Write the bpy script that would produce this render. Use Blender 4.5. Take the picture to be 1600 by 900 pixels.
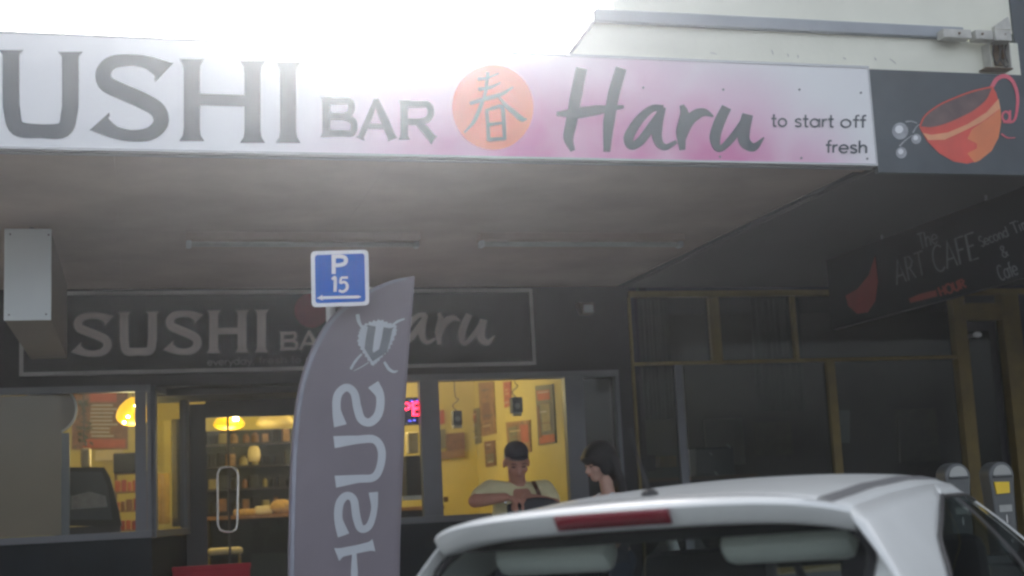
import bpy, bmesh, math, random
from mathutils import Vector, Matrix
random.seed(7)
R = math.radians
S = bpy.context.scene
for o in list(bpy.data.objects): bpy.data.objects.remove(o)
COL = S.collection

# ------------------------------------------------------------------ camera
F = 2141.7                                   # focal length in photo pixels (1600 wide)
YAW, PITCH, ROLL = .271902, .152706, -.0488863
CAM = Vector((0, 0, 1.4))
fw = Vector((math.sin(YAW)*math.cos(PITCH), math.cos(YAW)*math.cos(PITCH), math.sin(PITCH)))
r0 = Vector((math.cos(YAW), -math.sin(YAW), 0)); u0 = r0.cross(fw)
rt = math.cos(ROLL)*r0 + math.sin(ROLL)*u0
up = -math.sin(ROLL)*r0 + math.cos(ROLL)*u0
cd = bpy.data.cameras.new('camera'); cam = bpy.data.objects.new('camera', cd); COL.objects.link(cam)
cd.sensor_width = 36; cd.lens = 36*F/1600; cd.clip_start = .05; cd.clip_end = 500
cam.matrix_world = Matrix(((rt.x, up.x, -fw.x, CAM.x), (rt.y, up.y, -fw.y, CAM.y), (rt.z, up.z, -fw.z, CAM.z), (0, 0, 0, 1)))
cd.dof.use_dof = True; cd.dof.focus_distance = 6.6; cd.dof.aperture_fstop = 2.2
S.camera = cam

# ------------------------------------------------------------------ sky, sun, exposure
SUN_EL, SUN_AZ = R(22.2), R(10.0)             # azimuth measured from +Y (into the shops) towards +X
w = bpy.data.worlds.new('World'); S.world = w; w.use_nodes = True
nt = w.node_tree; nt.nodes.clear()
sky = nt.nodes.new('ShaderNodeTexSky'); sky.sky_type = 'NISHITA'; sky.sun_disc = False
sky.sun_elevation = SUN_EL; sky.sun_rotation = SUN_AZ; sky.dust_density = 5.0; sky.air_density = .55; sky.ozone_density = .4
bg = nt.nodes.new('ShaderNodeBackground'); bg.inputs[1].default_value = .15
wo = nt.nodes.new('ShaderNodeOutputWorld')
hs = nt.nodes.new('ShaderNodeHueSaturation'); hs.inputs['Saturation'].default_value = .36     # thin white overcast haze
nt.links.new(sky.outputs[0], hs.inputs['Color']); nt.links.new(hs.outputs[0], bg.inputs[0]); nt.links.new(bg.outputs[0], wo.inputs[0])
sd = bpy.data.lights.new('sun', 'SUN'); sd.energy = 3.6; sd.angle = R(.53); sd.color = (1, .975, .94)
sun = bpy.data.objects.new('sun', sd); COL.objects.link(sun)
sdir = Vector((math.sin(SUN_AZ)*math.cos(SUN_EL), math.cos(SUN_AZ)*math.cos(SUN_EL), math.sin(SUN_EL)))
sun.rotation_euler = sdir.to_track_quat('Z', 'Y').to_euler(); sun.location = sdir*30
S.view_settings.view_transform = 'Standard'; S.view_settings.look = 'None'
S.view_settings.gamma = 1; S.view_settings.use_curve_mapping = False
S.view_settings.exposure = 1.75
S.render.engine = 'CYCLES'
S.cycles.use_denoising = True
S.cycles.max_bounces = 8; S.cycles.diffuse_bounces = 4; S.cycles.transparent_max_bounces = 16
S.cycles.volume_bounces = 1; S.cycles.sample_clamp_indirect = 6
S.cycles.filter_width = 2.5

# ------------------------------------------------------------------ measuring helpers
def ray(x, y): return fw + rt*((x-800)/F) - up*((y-450)/F)
def at(x, y, Y=None, X=None, Z=None):
    """photo pixel -> point on a real plane of the place (facade, fascia, soffit ...)"""
    d = ray(x, y)
    if Y is not None: t = (Y-CAM.y)/d.y
    elif X is not None: t = (X-CAM.x)/d.x
    else: t = (Z-CAM.z)/d.z
    return CAM + d*t
def mpp(P): return (Vector(P)-CAM).dot(fw)/F          # metres per photo pixel at a point

# ------------------------------------------------------------------ materials
MATS = {}
def mat(name, col, rough=.6, metal=0., var=.12, scale=6., bump=0., bscale=40., spec=.5, coat=0., emit=None, es=0., trans=0.):
    m = bpy.data.materials.new(name); m.use_nodes = True; n = m.node_tree; b = n.nodes['Principled BSDF']
    b.inputs['Roughness'].default_value = rough; b.inputs['Metallic'].default_value = metal
    b.inputs['Specular IOR Level'].default_value = spec; b.inputs['Coat Weight'].default_value = coat
    c = (*col, 1)
    if var > 0:
        tc = n.nodes.new('ShaderNodeTexCoord'); nz = n.nodes.new('ShaderNodeTexNoise')
        nz.inputs['Scale'].default_value = scale; nz.inputs['Detail'].default_value = 5; nz.inputs['Roughness'].default_value = .6
        n.links.new(tc.outputs['Object'], nz.inputs['Vector'])
        rp = n.nodes.new('ShaderNodeValToRGB')
        rp.color_ramp.elements[0].position = .3; rp.color_ramp.elements[1].position = .7
        rp.color_ramp.elements[0].color = (*[v*(1-var) for v in col], 1); rp.color_ramp.elements[1].color = (*[min(1, v*(1+var*.7)) for v in col], 1)
        n.links.new(nz.outputs['Fac'], rp.inputs[0]); n.links.new(rp.outputs[0], b.inputs['Base Color'])
        mr = n.nodes.new('ShaderNodeMapRange'); mr.inputs[3].default_value = max(.02, rough-.08); mr.inputs[4].default_value = min(1, rough+.1)
        n.links.new(nz.outputs['Fac'], mr.inputs[0]); n.links.new(mr.outputs[0], b.inputs['Roughness'])
        if bump > 0:
            nb = n.nodes.new('ShaderNodeTexNoise'); nb.inputs['Scale'].default_value = bscale; nb.inputs['Detail'].default_value = 4
            n.links.new(tc.outputs['Object'], nb.inputs['Vector'])
            bp = n.nodes.new('ShaderNodeBump'); bp.inputs['Strength'].default_value = bump; bp.inputs['Distance'].default_value = .01
            n.links.new(nb.outputs['Fac'], bp.inputs['Height']); n.links.new(bp.outputs[0], b.inputs['Normal'])
    else: b.inputs['Base Color'].default_value = c
    if emit:
        b.inputs['Emission Color'].default_value = (*emit, 1); b.inputs['Emission Strength'].default_value = es
    if trans > 0:                                        # thin cloth / paper: part of the light comes through
        tr = n.nodes.new('ShaderNodeBsdfTranslucent'); tr.inputs[0].default_value = c
        mx = n.nodes.new('ShaderNodeMixShader'); mx.inputs[0].default_value = trans
        out = n.nodes['Material Output']
        n.links.new(b.outputs[0], mx.inputs[1]); n.links.new(tr.outputs[0], mx.inputs[2]); n.links.new(mx.outputs[0], out.inputs[0])
    MATS[name] = m; return m
def glass(name, tint, rough=.02, ior=1.5, dirt_sheen=0.):
    m = bpy.data.materials.new(name); m.use_nodes = True; n = m.node_tree; n.nodes.clear()
    tr = n.nodes.new('ShaderNodeBsdfTransparent'); tr.inputs[0].default_value = (*tint, 1)
    gl = n.nodes.new('ShaderNodeBsdfGlossy'); gl.inputs['Roughness'].default_value = rough
    fr = n.nodes.new('ShaderNodeFresnel')
    ge = n.nodes.new('ShaderNodeNewGeometry'); im = n.nodes.new('ShaderNodeMapRange')      # same reflectance on both faces of a thin pane
    im.inputs[3].default_value = ior; im.inputs[4].default_value = 1/ior; n.links.new(ge.outputs['Backfacing'], im.inputs[0]); n.links.new(im.outputs[0], fr.inputs[0])
    mx = n.nodes.new('ShaderNodeMixShader'); out = n.nodes.new('ShaderNodeOutputMaterial')
    n.links.new(fr.outputs[0], mx.inputs[0]); n.links.new(tr.outputs[0], mx.inputs[1]); n.links.new(gl.outputs[0], mx.inputs[2])
    if dirt_sheen > 0:
        tc = n.nodes.new('ShaderNodeTexCoord'); nz = n.nodes.new('ShaderNodeTexNoise'); nz.inputs['Scale'].default_value = 1.7; nz.inputs['Detail'].default_value = 6
        df = n.nodes.new('ShaderNodeBsdfDiffuse'); df.inputs[0].default_value = (.45, .46, .44, 1)
        mr = n.nodes.new('ShaderNodeMapRange'); mr.inputs[1].default_value = .4; mr.inputs[2].default_value = .75; mr.inputs[4].default_value = dirt_sheen  # pale dirt blotches; on the dark panes they also stand in for reflections
        m2 = n.nodes.new('ShaderNodeMixShader')
        n.links.new(tc.outputs['Object'], nz.inputs['Vector']); n.links.new(nz.outputs['Fac'], mr.inputs[0]); n.links.new(mr.outputs[0], m2.inputs[0])
        n.links.new(mx.outputs[0], m2.inputs[1]); n.links.new(df.outputs[0], m2.inputs[2]); n.links.new(m2.outputs[0], out.inputs[0])
    else: n.links.new(mx.outputs[0], out.inputs[0])
    MATS[name] = m; return m

# ------------------------------------------------------------------ mesh helpers
def wloc(o):
    v = Vector((0, 0, 0))
    while o is not None: v += o.location; o = o.parent
    return v
def tag(o, label=None, cat=None, group=None, kind=None):
    if label: o['label'] = label
    if cat: o['category'] = cat
    if group: o['group'] = group
    if kind: o['kind'] = kind
    return o
def thing(name, loc, label, cat, group=None):
    o = bpy.data.objects.new(name, None); o.empty_display_size = .1; COL.objects.link(o); o.location = loc
    return tag(o, label, cat, group)
class MB:
    def __init__(s): s.v = []; s.f = []
    def add(s, vs, fs):
        n = len(s.v); s.v += [Vector(v) for v in vs]; s.f += [[i+n for i in f] for f in fs]; return s
    def box(s, a, b):
        x0, y0, z0 = [min(a[i], b[i]) for i in range(3)]; x1, y1, z1 = [max(a[i], b[i]) for i in range(3)]
        return s.add([(x0,y0,z0),(x1,y0,z0),(x1,y1,z0),(x0,y1,z0),(x0,y0,z1),(x1,y0,z1),(x1,y1,z1),(x0,y1,z1)],
              [(0,3,2,1),(4,5,6,7),(0,1,5,4),(1,2,6,5),(2,3,7,6),(3,0,4,7)])
    def bbox(s, a, b, bev=.01):
        """box with bevelled edges"""
        x0, y0, z0 = [min(a[i], b[i]) for i in range(3)]; x1, y1, z1 = [max(a[i], b[i]) for i in range(3)]
        bm = bmesh.new(); bmesh.ops.create_cube(bm, size=1)
        for v in bm.verts: v.co = Vector(((x0+x1)/2+v.co.x*(x1-x0), (y0+y1)/2+v.co.y*(y1-y0), (z0+z1)/2+v.co.z*(z1-z0)))
        bmesh.ops.bevel(bm, geom=bm.edges[:], offset=min(bev, .45*min(x1-x0, y1-y0, z1-z0)), segments=2, profile=.5, affect='EDGES')
        bm.verts.index_update(); s.add([v.co.copy() for v in bm.verts], [[v.index for v in f.verts] for f in bm.faces]); bm.free(); return s
    def prism(s, poly, ext):
        """poly: 3-D planar outline, ext: extrusion vector"""
        n = len(poly); ext = Vector(ext); P = [Vector(p) for p in poly]
        return s.add(P+[p+ext for p in P], [list(range(n))[::-1], list(range(n, 2*n))]+[[i, (i+1) % n, n+(i+1) % n, n+i] for i in range(n)])
    def tube(s, pts, rad, seg=10, cap=True):
        pts = [Vector(p) for p in pts]; rad = rad if isinstance(rad, (list, tuple)) else [rad]*len(pts)
        rings = []; prev = None
        for i, p in enumerate(pts):
            t = (pts[min(i+1, len(pts)-1)]-pts[max(i-1, 0)]).normalized()
            a = prev if prev is not None else (Vector((0, 0, 1)) if abs(t.z) < .9 else Vector((1, 0, 0)))
            a = (a-t*a.dot(t)).normalized(); prev = a; b = t.cross(a)
            rings.append([p+(a*math.cos(k*2*math.pi/seg)+b*math.sin(k*2*math.pi/seg))*rad[i] for k in range(seg)])
        vs = [v for r in rings for v in r]; fs = []
        for i in range(len(pts)-1):
            for k in range(seg):
                fs.append([i*seg+k, i*seg+(k+1) % seg, (i+1)*seg+(k+1) % seg, (i+1)*seg+k])
        if cap: fs += [list(range(seg))[::-1], [(len(pts)-1)*seg+k for k in range(seg)]]
        return s.add(vs, fs)
    def lathe(s, c, prof, seg=24, axis='Z'):
        c = Vector(c); vs = []; fs = []
        for (r, h) in prof:
            for k in range(seg):
                a = k*2*math.pi/seg; p = Vector((r*math.cos(a), r*math.sin(a), h))
                if axis == 'Y': p = Vector((p.x, -p.z, p.y))
                if axis == 'X': p = Vector((p.z, p.x, p.y))
                vs.append(c+p)
        for i in range(len(prof)-1):
            for k in range(seg):
                fs.append([i*seg+k, i*seg+(k+1) % seg, (i+1)*seg+(k+1) % seg, (i+1)*seg+k])
        return s.add(vs, fs)
    def ell(s, c, r, rot=None, seg=14, rings=9):
        c = Vector(c); vs = []; fs = []
        for i in range(rings+1):
            th = math.pi*i/rings
            for k in range(seg):
                a = 2*math.pi*k/seg; p = Vector((r[0]*math.sin(th)*math.cos(a), r[1]*math.sin(th)*math.sin(a), r[2]*math.cos(th)))
                if rot: p.rotate(rot)
                vs.append(c+p)
        for i in range(rings):
            for k in range(seg):
                fs.append([i*seg+k, (i+1)*seg+k, (i+1)*seg+(k+1) % seg, i*seg+(k+1) % seg])
        return s.add(vs, fs)
    def cap(s, a, b, ra, rb, seg=12):
        """tapered capsule"""
        a, b = Vector(a), Vector(b); d = (b-a).normalized(); pts = []; rad = []
        for k in range(5): t = math.pi/2*(1-k/4); pts.append(a-d*ra*math.sin(t)); rad.append(max(.0008, ra*math.cos(t)))
        for k in range(5): t = math.pi/2*k/4; pts.append(b+d*rb*math.sin(t)); rad.append(max(.0008, rb*math.cos(t)))
        return s.tube(pts, rad, seg)
    def grid(s, P):
        n, m = len(P), len(P[0])
        return s.add([p for row in P for p in row], [[i*m+j, i*m+j+1, (i+1)*m+j+1, (i+1)*m+j] for i in range(n-1) for j in range(m-1)])
    def build(s, name, m, parent=None, smooth=False, local=False, label=None, cat=None, group=None, kind=None, mods=None, recalc=True):
        me = bpy.data.meshes.new(name)
        if parent is None:
            lo = [min(v[i] for v in s.v) for i in range(3)]; hi = [max(v[i] for v in s.v) for i in range(3)]
            L = Vector(((lo[0]+hi[0])/2, (lo[1]+hi[1])/2, lo[2]))
        else: L = Vector((0, 0, 0)) if local else wloc(parent)
        me.from_pydata([tuple(v-L) for v in s.v], [], s.f)
        if recalc:
            bm = bmesh.new(); bm.from_mesh(me); bmesh.ops.recalc_face_normals(bm, faces=bm.faces[:]); bm.to_mesh(me); bm.free()
        if smooth:
            for p in me.polygons: p.use_smooth = True
            if smooth != 'all':
                try: me.set_sharp_from_angle(angle=R(38))
                except Exception: pass
        me.materials.append(MATS[m] if isinstance(m, str) else m)
        o = bpy.data.objects.new(name, me); COL.objects.link(o)
        if parent is None: o.location = L
        else: o.parent = parent
        return tag(o, label, cat, group, kind)
def obox(name, a, b, m, parent=None, bev=0., **k):
    mb = MB(); mb.bbox(a, b, bev) if bev else mb.box(a, b); return mb.build(name, m, parent, **k)

# ---- flat lettering drawn as brush strokes on a plane ----
def smooth_path(pts, ws, closed=False, n=6, curve=True):
    if not curve or len(pts) < 3:
        return [Vector(p) for p in pts], list(ws)
    P = [Vector(p) for p in pts]; out = []; wo_ = []
    for i in range(len(P)-1):
        p0 = P[i-1] if i else P[0]*2-P[1]; p1, p2 = P[i], P[i+1]; p3 = P[i+2] if i+2 < len(P) else P[-1]*2-P[-2]
        for k in range(n):
            t = k/n
            out.append(.5*((2*p1)+(p2-p0)*t+(2*p0-5*p1+4*p2-p3)*t*t+(3*p1-p0-3*p2+p3)*t**3)); wo_.append(ws[i]*(1-t)+ws[i+1]*t)
    out.append(P[-1]); wo_.append(ws[-1]); return out, wo_
class Ink:
    """strokes in photo pixels laid on a real plane; lift keeps crossing strokes a hair apart"""
    def __init__(s, fn, nrm, lift=.003, step=.0004, thick=.002):
        s.fn = fn; s.n = Vector(nrm); s.l = lift; s.st = step; s.th = thick; s.mb = MB(); s.i = 0
    def poly(s, pts):
        o = s.n*(s.l+s.st*s.i-s.th); s.i += 1
        s.mb.prism([s.fn(*p)+o for p in pts], s.n*s.th); return s
    def stroke(s, pts, w, curve=True, round_=False):
        ws = w if isinstance(w, (list, tuple)) else [w]*len(pts)
        P, W = smooth_path([Vector(p) for p in pts], ws, curve=curve)
        L = []; Rr = []
        for i, p in enumerate(P):
            t = (P[min(i+1, len(P)-1)]-P[max(i-1, 0)]); t = t.normalized() if t.length > 1e-6 else Vector((1, 0))
            nn = Vector((-t.y, t.x))
            if 0 < i < len(P)-1 and not curve:
                a = (P[i]-P[i-1]).normalized(); b = (P[i+1]-P[i]).normalized(); k = max(.35, math.sqrt(max(0, (1+a.dot(b))/2))); nn = nn/k
            L.append(p+nn*W[i]/2); Rr.append(p-nn*W[i]/2)
        o = s.n*(s.l+s.st*s.i); s.i += 1; ob = o-s.n*s.th
        n = len(L); V = [s.fn(*p)+o for p in L]+[s.fn(*p)+o for p in Rr]+[s.fn(*p)+ob for p in L]+[s.fn(*p)+ob for p in Rr]
        fs = []
        for i in range(n-1):
            fs += [[i, i+1, n+i+1, n+i], [2*n+i, 2*n+i+1, i+1, i], [n+i, n+i+1, 3*n+i+1, 3*n+i]]
        fs += [[0, n, 3*n, 2*n], [n-1, 2*n-1, 4*n-1, 3*n-1]]
        s.mb.add(V, fs)
        if round_:
            for p, wd in ((P[0], W[0]), (P[-1], W[-1])):
                s.poly([(p.x+wd/2*math.cos(a*math.pi/5), p.y+wd/2*math.sin(a*math.pi/5)) for a in range(10)])
        return s
    def disc(s, c, rx, ry=None, n=28): 
        ry = ry or rx; return s.poly([(c[0]+rx*math.cos(2*math.pi*k/n), c[1]+ry*math.sin(2*math.pi*k/n)) for k in range(n)])
    def build(s, name, m, parent, **k): return s.mb.build(name, m, parent, **k)

def cap_glyph(ink, ch, x0, y0, x1, y1, w, sk=0.):
    """engraver-style capitals, small flared serifs; y0 = top, y1 = bottom; sk = downward drift per pixel to the right"""
    W, H = x1-x0, y1-y0
    def p(a, b): return (x0+a*W, y0+b*H+sk*a*W)
    def stem(a, b0=0., b1=1., a1=None):
        a1 = a if a1 is None else a1; f = min(.07, w*.25/H+.02)
        P = [p(a+(a1-a)*t, b0+(b1-b0)*t) for t in (0, f, f*2.2, 1-f*2.2, 1-f, 1)]
        ink.stroke(P, [w*1.55, w*1.12, w, w, w*1.12, w*1.55], curve=False)
    hw = w/2/W; hh = w/2/H
    if ch == 'I': stem(.5)
    elif ch == 'H': stem(hw*1.4); stem(1-hw*1.4); ink.stroke([p(hw, .49), p(1-hw, .49)], w*.72, curve=False)
    elif ch == 'U':
        ink.stroke([p(hw*1.4, 0), p(hw*1.4, .04), p(hw*1.4, .1), p(hw*1.4, .5), p(hw*1.5, .68), p(.22, .88), p(.5, 1-hh), p(.78, .88), p(1-hw*1.5, .68), p(1-hw*1.4, .5), p(1-hw*1.4, .1), p(1-hw*1.4, .04), p(1-hw*1.4, 0)],
                   [w*1.5, w*1.1, w, w, w, w*.95, w*.82, w*.95, w, w, w, w*1.1, w*1.5])
    elif ch == 'S':
        ink.stroke([p(.93, .20), p(.86, .15), p(.70, .09), p(.48, .07), p(.24, .10), p(.12, .21), p(.15, .34), p(.36, .43), p(.62, .52), p(.84, .63), p(.88, .78), p(.74, .90), p(.50, .93), p(.28, .90), p(.12, .83), p(.06, .78)],
                   [w*1.75, w*1.15, w*.8, w*.72, w*.85, w, w*1.05, w*1.05, w*1.05, w*1.05, w, w*.85, w*.72, w*.8, w*1.15, w*1.75])
    elif ch == 'B':
        stem(hw*1.3)
        ink.stroke([p(hw, hh), p(.55, hh), p(.82, .1), p(.88, .25), p(.8, .41), p(.55, .48), p(hw, .48)], w*.85)
        ink.stroke([p(hw, .48), p(.6, .48), p(.9, .58), p(.95, .74), p(.88, .9), p(.6, 1-hh), p(hw, 1-hh)], w*.85)
    elif ch == 'A':
        sf = 1.35
        ink.stroke([p(.5, 0), p(.3, .5), p(.11, .95), p(.09, 1)], [w*.6, w*.8, w*.8, w*sf], curve=False)
        ink.stroke([p(.48, 0), p(.7, .5), p(.89, .95), p(.91, 1)], [w*.8, w*1.1, w*1.1, w*sf], curve=False)
        ink.stroke([p(.22, .68), p(.78, .68)], w*.7, curve=False)
    elif ch == 'R':
        stem(hw*1.3)
        ink.stroke([p(hw, hh), p(.55, hh), p(.8, .1), p(.88, .28), p(.8, .46), p(.55, .54), p(hw, .54)], w*.85)
        ink.stroke([p(.5, .54), p(.72, .75), p(.92, .97), p(.97, 1)], [w*.9, w*1.1, w*1.1, w*1.4], curve=False)

# thin rounded letters, unit x-height boxes: list of strokes, then advance
def arc(cx, cy, rx, ry, a0, a1, n=9): return [(cx+rx*math.cos(R(a0+(a1-a0)*k/n)), cy+ry*math.sin(R(a0+(a1-a0)*k/n))) for k in range(n+1)]
LOW = {
 'o': ([arc(.45, .5, .4, .45, 0, 360, 16)], 1.05), 'a': ([arc(.45, .5, .4, .45, 0, 360, 16), [(.88, 1), (.88, .04)]], 1.1),
 't': ([[(.25, 1.45), (.25, .3), (.3, .08), (.5, .05)], [(0, .95), (.5, .95)]], .68), 'r': ([[(.1, .98), (.1, .04)], [(.1, .6), (.25, .88), (.5, .93)]], .62),
 's': ([[(.62, .85), (.4, .95), (.15, .86), (.14, .65), (.38, .52), (.6, .38), (.58, .14), (.35, .05), (.08, .15)]], .8),
 'f': ([[(.52, 1.45), (.32, 1.42), (.25, 1.2), (.25, .02)], [(0, .92), (.5, .92)]], .58),
 'e': ([[(.08, .5), (.84, .52)]+arc(.45, .5, .4, .45, 5, 320, 14)], 1.0), 'h': ([[(.1, 1.5), (.1, .03)], [(.1, .6), (.3, .9), (.55, .92), (.72, .7), (.72, .03)]], .95),
 'v': ([[(.02, .95), (.38, .05), (.74, .95)]], .82), 'y': ([[(.02, .95), (.38, .08)], [(.76, .95), (.2, -.45)]], .84),
 'd': ([arc(.45, .5, .4, .45, 0, 360, 16), [(.88, 1.5), (.88, .04)]], 1.1), ',': ([[(.12, .1), (.02, -.2)]], .4), ' ': ([], .5),
 'n': ([[(.1, .95), (.1, .03)], [(.1, .6), (.3, .9), (.55, .92), (.72, .7), (.72, .03)]], .95), 'c': ([arc(.45, .5, .4, .45, 45, 315, 12)], .9),
 'i': ([[(.1, .95), (.1, .03)], [(.1, 1.3), (.1, 1.42)]], .35), 'm': ([[(.1, .95), (.1, .03)], [(.1, .6), (.3, .92), (.5, .7), (.5, .03)], [(.5, .6), (.7, .92), (.9, .7), (.9, .03)]], 1.15),
 'A': ([[(0, 0), (.45, 1.5), (.9, 0)], [(.16, .5), (.74, .5)]], 1.05), 'R': ([[(.1, 0), (.1, 1.5), (.5, 1.45), (.7, 1.1), (.5, .8), (.1, .75)], [(.35, .75), (.8, 0)]], .95),
 'T': ([[(.42, 0), (.42, 1.5)], [(0, 1.5), (.86, 1.5)]], .95), 'C': ([arc(.55, .75, .5, .75, 50, 310, 12)], 1.05), 'F': ([[(.1, 0), (.1, 1.5), (.8, 1.5)], [(.1, .8), (.6, .8)]], .9),
 'E': ([[(.8, 0), (.1, 0), (.1, 1.5), (.8, 1.5)], [(.1, .8), (.6, .8)]], .95), 'S': ([[(.7, 1.3), (.4, 1.5), (.12, 1.25), (.2, .9), (.6, .65), (.72, .3), (.4, 0), (.05, .2)]], .85),
 '&': ([[(.8, 0), (.2, 1.1), (.4, 1.5), (.6, 1.2), (.1, .5), (.15, .1), (.45, 0), (.8, .6)]], 1.0), 'H': ([[(.1, 0), (.1, 1.5)], [(.75, 0), (.75, 1.5)], [(.1, .75), (.75, .75)]], .95),
 'O': ([arc(.5, .75, .45, .75, 0, 360, 16)], 1.1), 'U': ([[(.1, 1.5), (.1, .4), (.4, 0), (.7, .4), (.7, 1.5)]], .9), 'P': ([[(.1, 0), (.1, 1.5), (.55, 1.48), (.75, 1.15), (.55, .8), (.1, .75)]], .9), 'N': ([[(.1, 0), (.1, 1.5), (.75, 0), (.75, 1.5)]], .95),
}
def write(ink, text, p0, p1, xh, w, slant=0.):
    """text between two baseline points (photo pixels), x-height xh"""
    tot = sum(LOW[c][1] for c in text)-.15; p0, p1 = Vector(p0), Vector(p1); d = (p1-p0)/tot; un = Vector((d.normalized().y, -d.normalized().x)); x = 0
    for c in text:
        for st in LOW[c][0]:
            ink.stroke([p0+d*(x+a+slant*b)+un*b*xh for a, b in st], w, curve=len(st) > 3 and (c.islower() or c in 'SCOU&,'))
        x += LOW[c][1]

# ------------------------------------------------------------------ palette (real-world base colours)
mat('asphalt', (.05, .05, .052), .85, bump=.4, bscale=120); mat('concrete', (.30, .29, .27), .8, bump=.25, bscale=60); mat('kerb_stone', (.36, .35, .33), .8, bump=.2)
mat('paint_line', (.7, .7, .68), .6)
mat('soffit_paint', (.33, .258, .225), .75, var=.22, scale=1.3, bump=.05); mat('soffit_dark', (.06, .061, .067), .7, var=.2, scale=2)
mat('roof_steel', (.35, .36, .36), .5, .3); mat('trim_alu', (.42, .43, .44), .4, .5, var=.08); mat('trim_grey', (.20, .205, .215), .5, var=.1)
mat('ink_dark', (.060, .075, .095), .5, var=.1, scale=8); mat('ink_black', (.03, .033, .038), .5, var=.1)
mat('sun_orange', (.80, .20, .11), .5, var=.08); mat('ink_kanji', (.10, .10, .09), .6)
mat('slate_panel', (.052, .070, .084), .55, var=.25, scale=3)
mat('cup_red', (.66, .075, .05), .5); mat('cup_orange', (.70, .20, .075), .5); mat('cup_peach', (.75, .33, .17), .5); mat('cup_inside', (.12, .075, .075), .5, var=.4, scale=9); mat('cup_pink', (.68, .12, .17), .5)
mat('drop_grey', (.33, .35, .38), .5, var=.3, scale=18); mat('drop_light', (.72, .74, .76), .5)
mat('cream_wall', (.76, .77, .66), .8, var=.07, scale=2.2, bump=.12, bscale=25); mat('band_grey', (.30, .335, .37), .6, var=.1, scale=4); mat('rust', (.16, .11, .07), .8, var=.4, scale=30); mat('galv', (.50, .50, .46), .6, .1, var=.2, scale=14); mat('cable', (.05, .05, .05), .7)
mat('wall_char', (.022, .024, .027), .6, var=.25, scale=2.5, bump=.08, spec=.15); mat('wall_navy', (.010, .016, .022), .6, var=.3, scale=3, bump=.05, spec=.12); mat('sign_black', (.010, .012, .015), .45, var=.3, scale=2, spec=.15); mat('sign_letter', (.58, .55, .52), .5, var=.08); mat('sign_border', (.38, .38, .37), .5); mat('dull_red', (.26, .03, .045), .5); mat('dim_grey', (.28, .28, .285), .6)
mat('frame_grey', (.11, .118, .135), .45, var=.1); mat('frame_dark', (.02, .021, .024), .5); mat('film', (.27, .215, .165), .9, var=.1, scale=1.2)
mat('lightbox_white', (.66, .72, .72), .5, var=.06, scale=3); mat('tube_dull', (.34, .33, .31), .4); mat('lightbox_brown', (.17, .145, .13), .7)
mat('sign_blue', (.010, .12, .52), .5, var=.06, spec=.05); mat('white_print', (.78, .80, .82), .5, var=.03); mat('sign_back', (.5, .5, .5), .4, .4)
mat('flag_cloth', (.31, .28, .315), .85, var=.10, scale=3, trans=.35); mat('flag_sleeve', (.30, .31, .36), .8, var=.15, scale=9); mat('flag_print', (.60, .64, .68), .8, var=.06, trans=.2); mat('flag_grey', (.21, .225, .24), .8); mat('pole_black', (.03, .03, .03), .4)
mat('wall_yellow', (.60, .50, .16), .8, var=.10, scale=1.5); mat('ceil_white', (.6, .56, .45), .8); mat('floor_in', (.14, .11, .09), .5)
mat('black_gloss', (.012, .013, .016), .55, spec=.15); mat('red_pack', (.30, .045, .03), .6, var=.35, scale=18); mat('wood', (.22, .11, .045), .6, var=.35, scale=7); mat('amber_box', (.42, .25, .06), .7, var=.25, scale=14); mat('cream_box', (.62, .52, .30), .7); mat('tan_food', (.45, .28, .10), .8, var=.4, scale=25); mat('red_plastic', (.34, .012, .03), .5, spec=.2); mat('olive_box', (.26, .22, .10), .7, var=.3, scale=9); mat('chrome', (.75, .76, .78), .18, 1.0, var=.05); mat('steel', (.42, .43, .44), .35, .8)
mat('poster_tan', (.30, .17, .075), .7, var=.45, scale=13); mat('poster_brown', (.20, .10, .055), .7, var=.4, scale=16); mat('poster_red', (.42, .10, .045), .7, var=.2, scale=12); mat('poster_grey', (.17, .16, .11), .7, var=.3, scale=14); mat('paper', (.5, .48, .42), .8)
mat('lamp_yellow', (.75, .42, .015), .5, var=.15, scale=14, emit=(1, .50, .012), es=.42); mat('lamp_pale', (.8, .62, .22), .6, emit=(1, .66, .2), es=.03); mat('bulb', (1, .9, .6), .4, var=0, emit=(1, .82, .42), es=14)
mat('led_red', (.5, .01, .02), .4, var=0, emit=(1, .015, .05), es=3.5); mat('led_blue', (.05, .05, .4), .4, var=0, emit=(.12, .12, 1), es=.8); mat('led_case', (.016, .02, .06), .4)
mat('skin', (.44, .21, .15), .55, var=.06, scale=20); mat('skin_pale', (.58, .36, .28), .55, var=.05, scale=20); mat('tee_yellow', (.66, .61, .36), .85, var=.10, scale=8, bump=1., bscale=7); mat('cap_dark', (.02, .02, .032), .8); mat('hair_black', (.006, .006, .009), .5, var=.3, scale=60, bump=.5, bscale=120); mat('bag_black', (.012, .014, .022), .7, bump=.3, bscale=30); mat('strap_brown', (.10, .045, .025), .6); mat('jeans', (.03, .04, .07), .85); mat('shoe', (.02, .02, .02), .6); mat('top_dark', (.03, .03, .04), .85); mat('eye_shade', (.13, .06, .045), .4); mat('lip', (.36, .13, .11), .5)  # eyes and brows coloured as skin shadow, for shaded sockets
mat('car_white', (.78, .81, .79), .30, var=.05, scale=3, coat=.35); mat('car_black', (.015, .016, .018), .45); mat('car_grey', (.14, .145, .15), .5); mat('brake_red', (.19, .008, .022), .18, var=.05); mat('headrest', (.88, .90, .84), .85, var=.05); mat('tyre', (.02, .02, .02), .85); mat('alloy', (.5, .5, .52), .3, .8); mat('car_inside', (.02, .022, .026), .8); mat('lamp_clear', (.6, .6, .62), .15)
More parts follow.
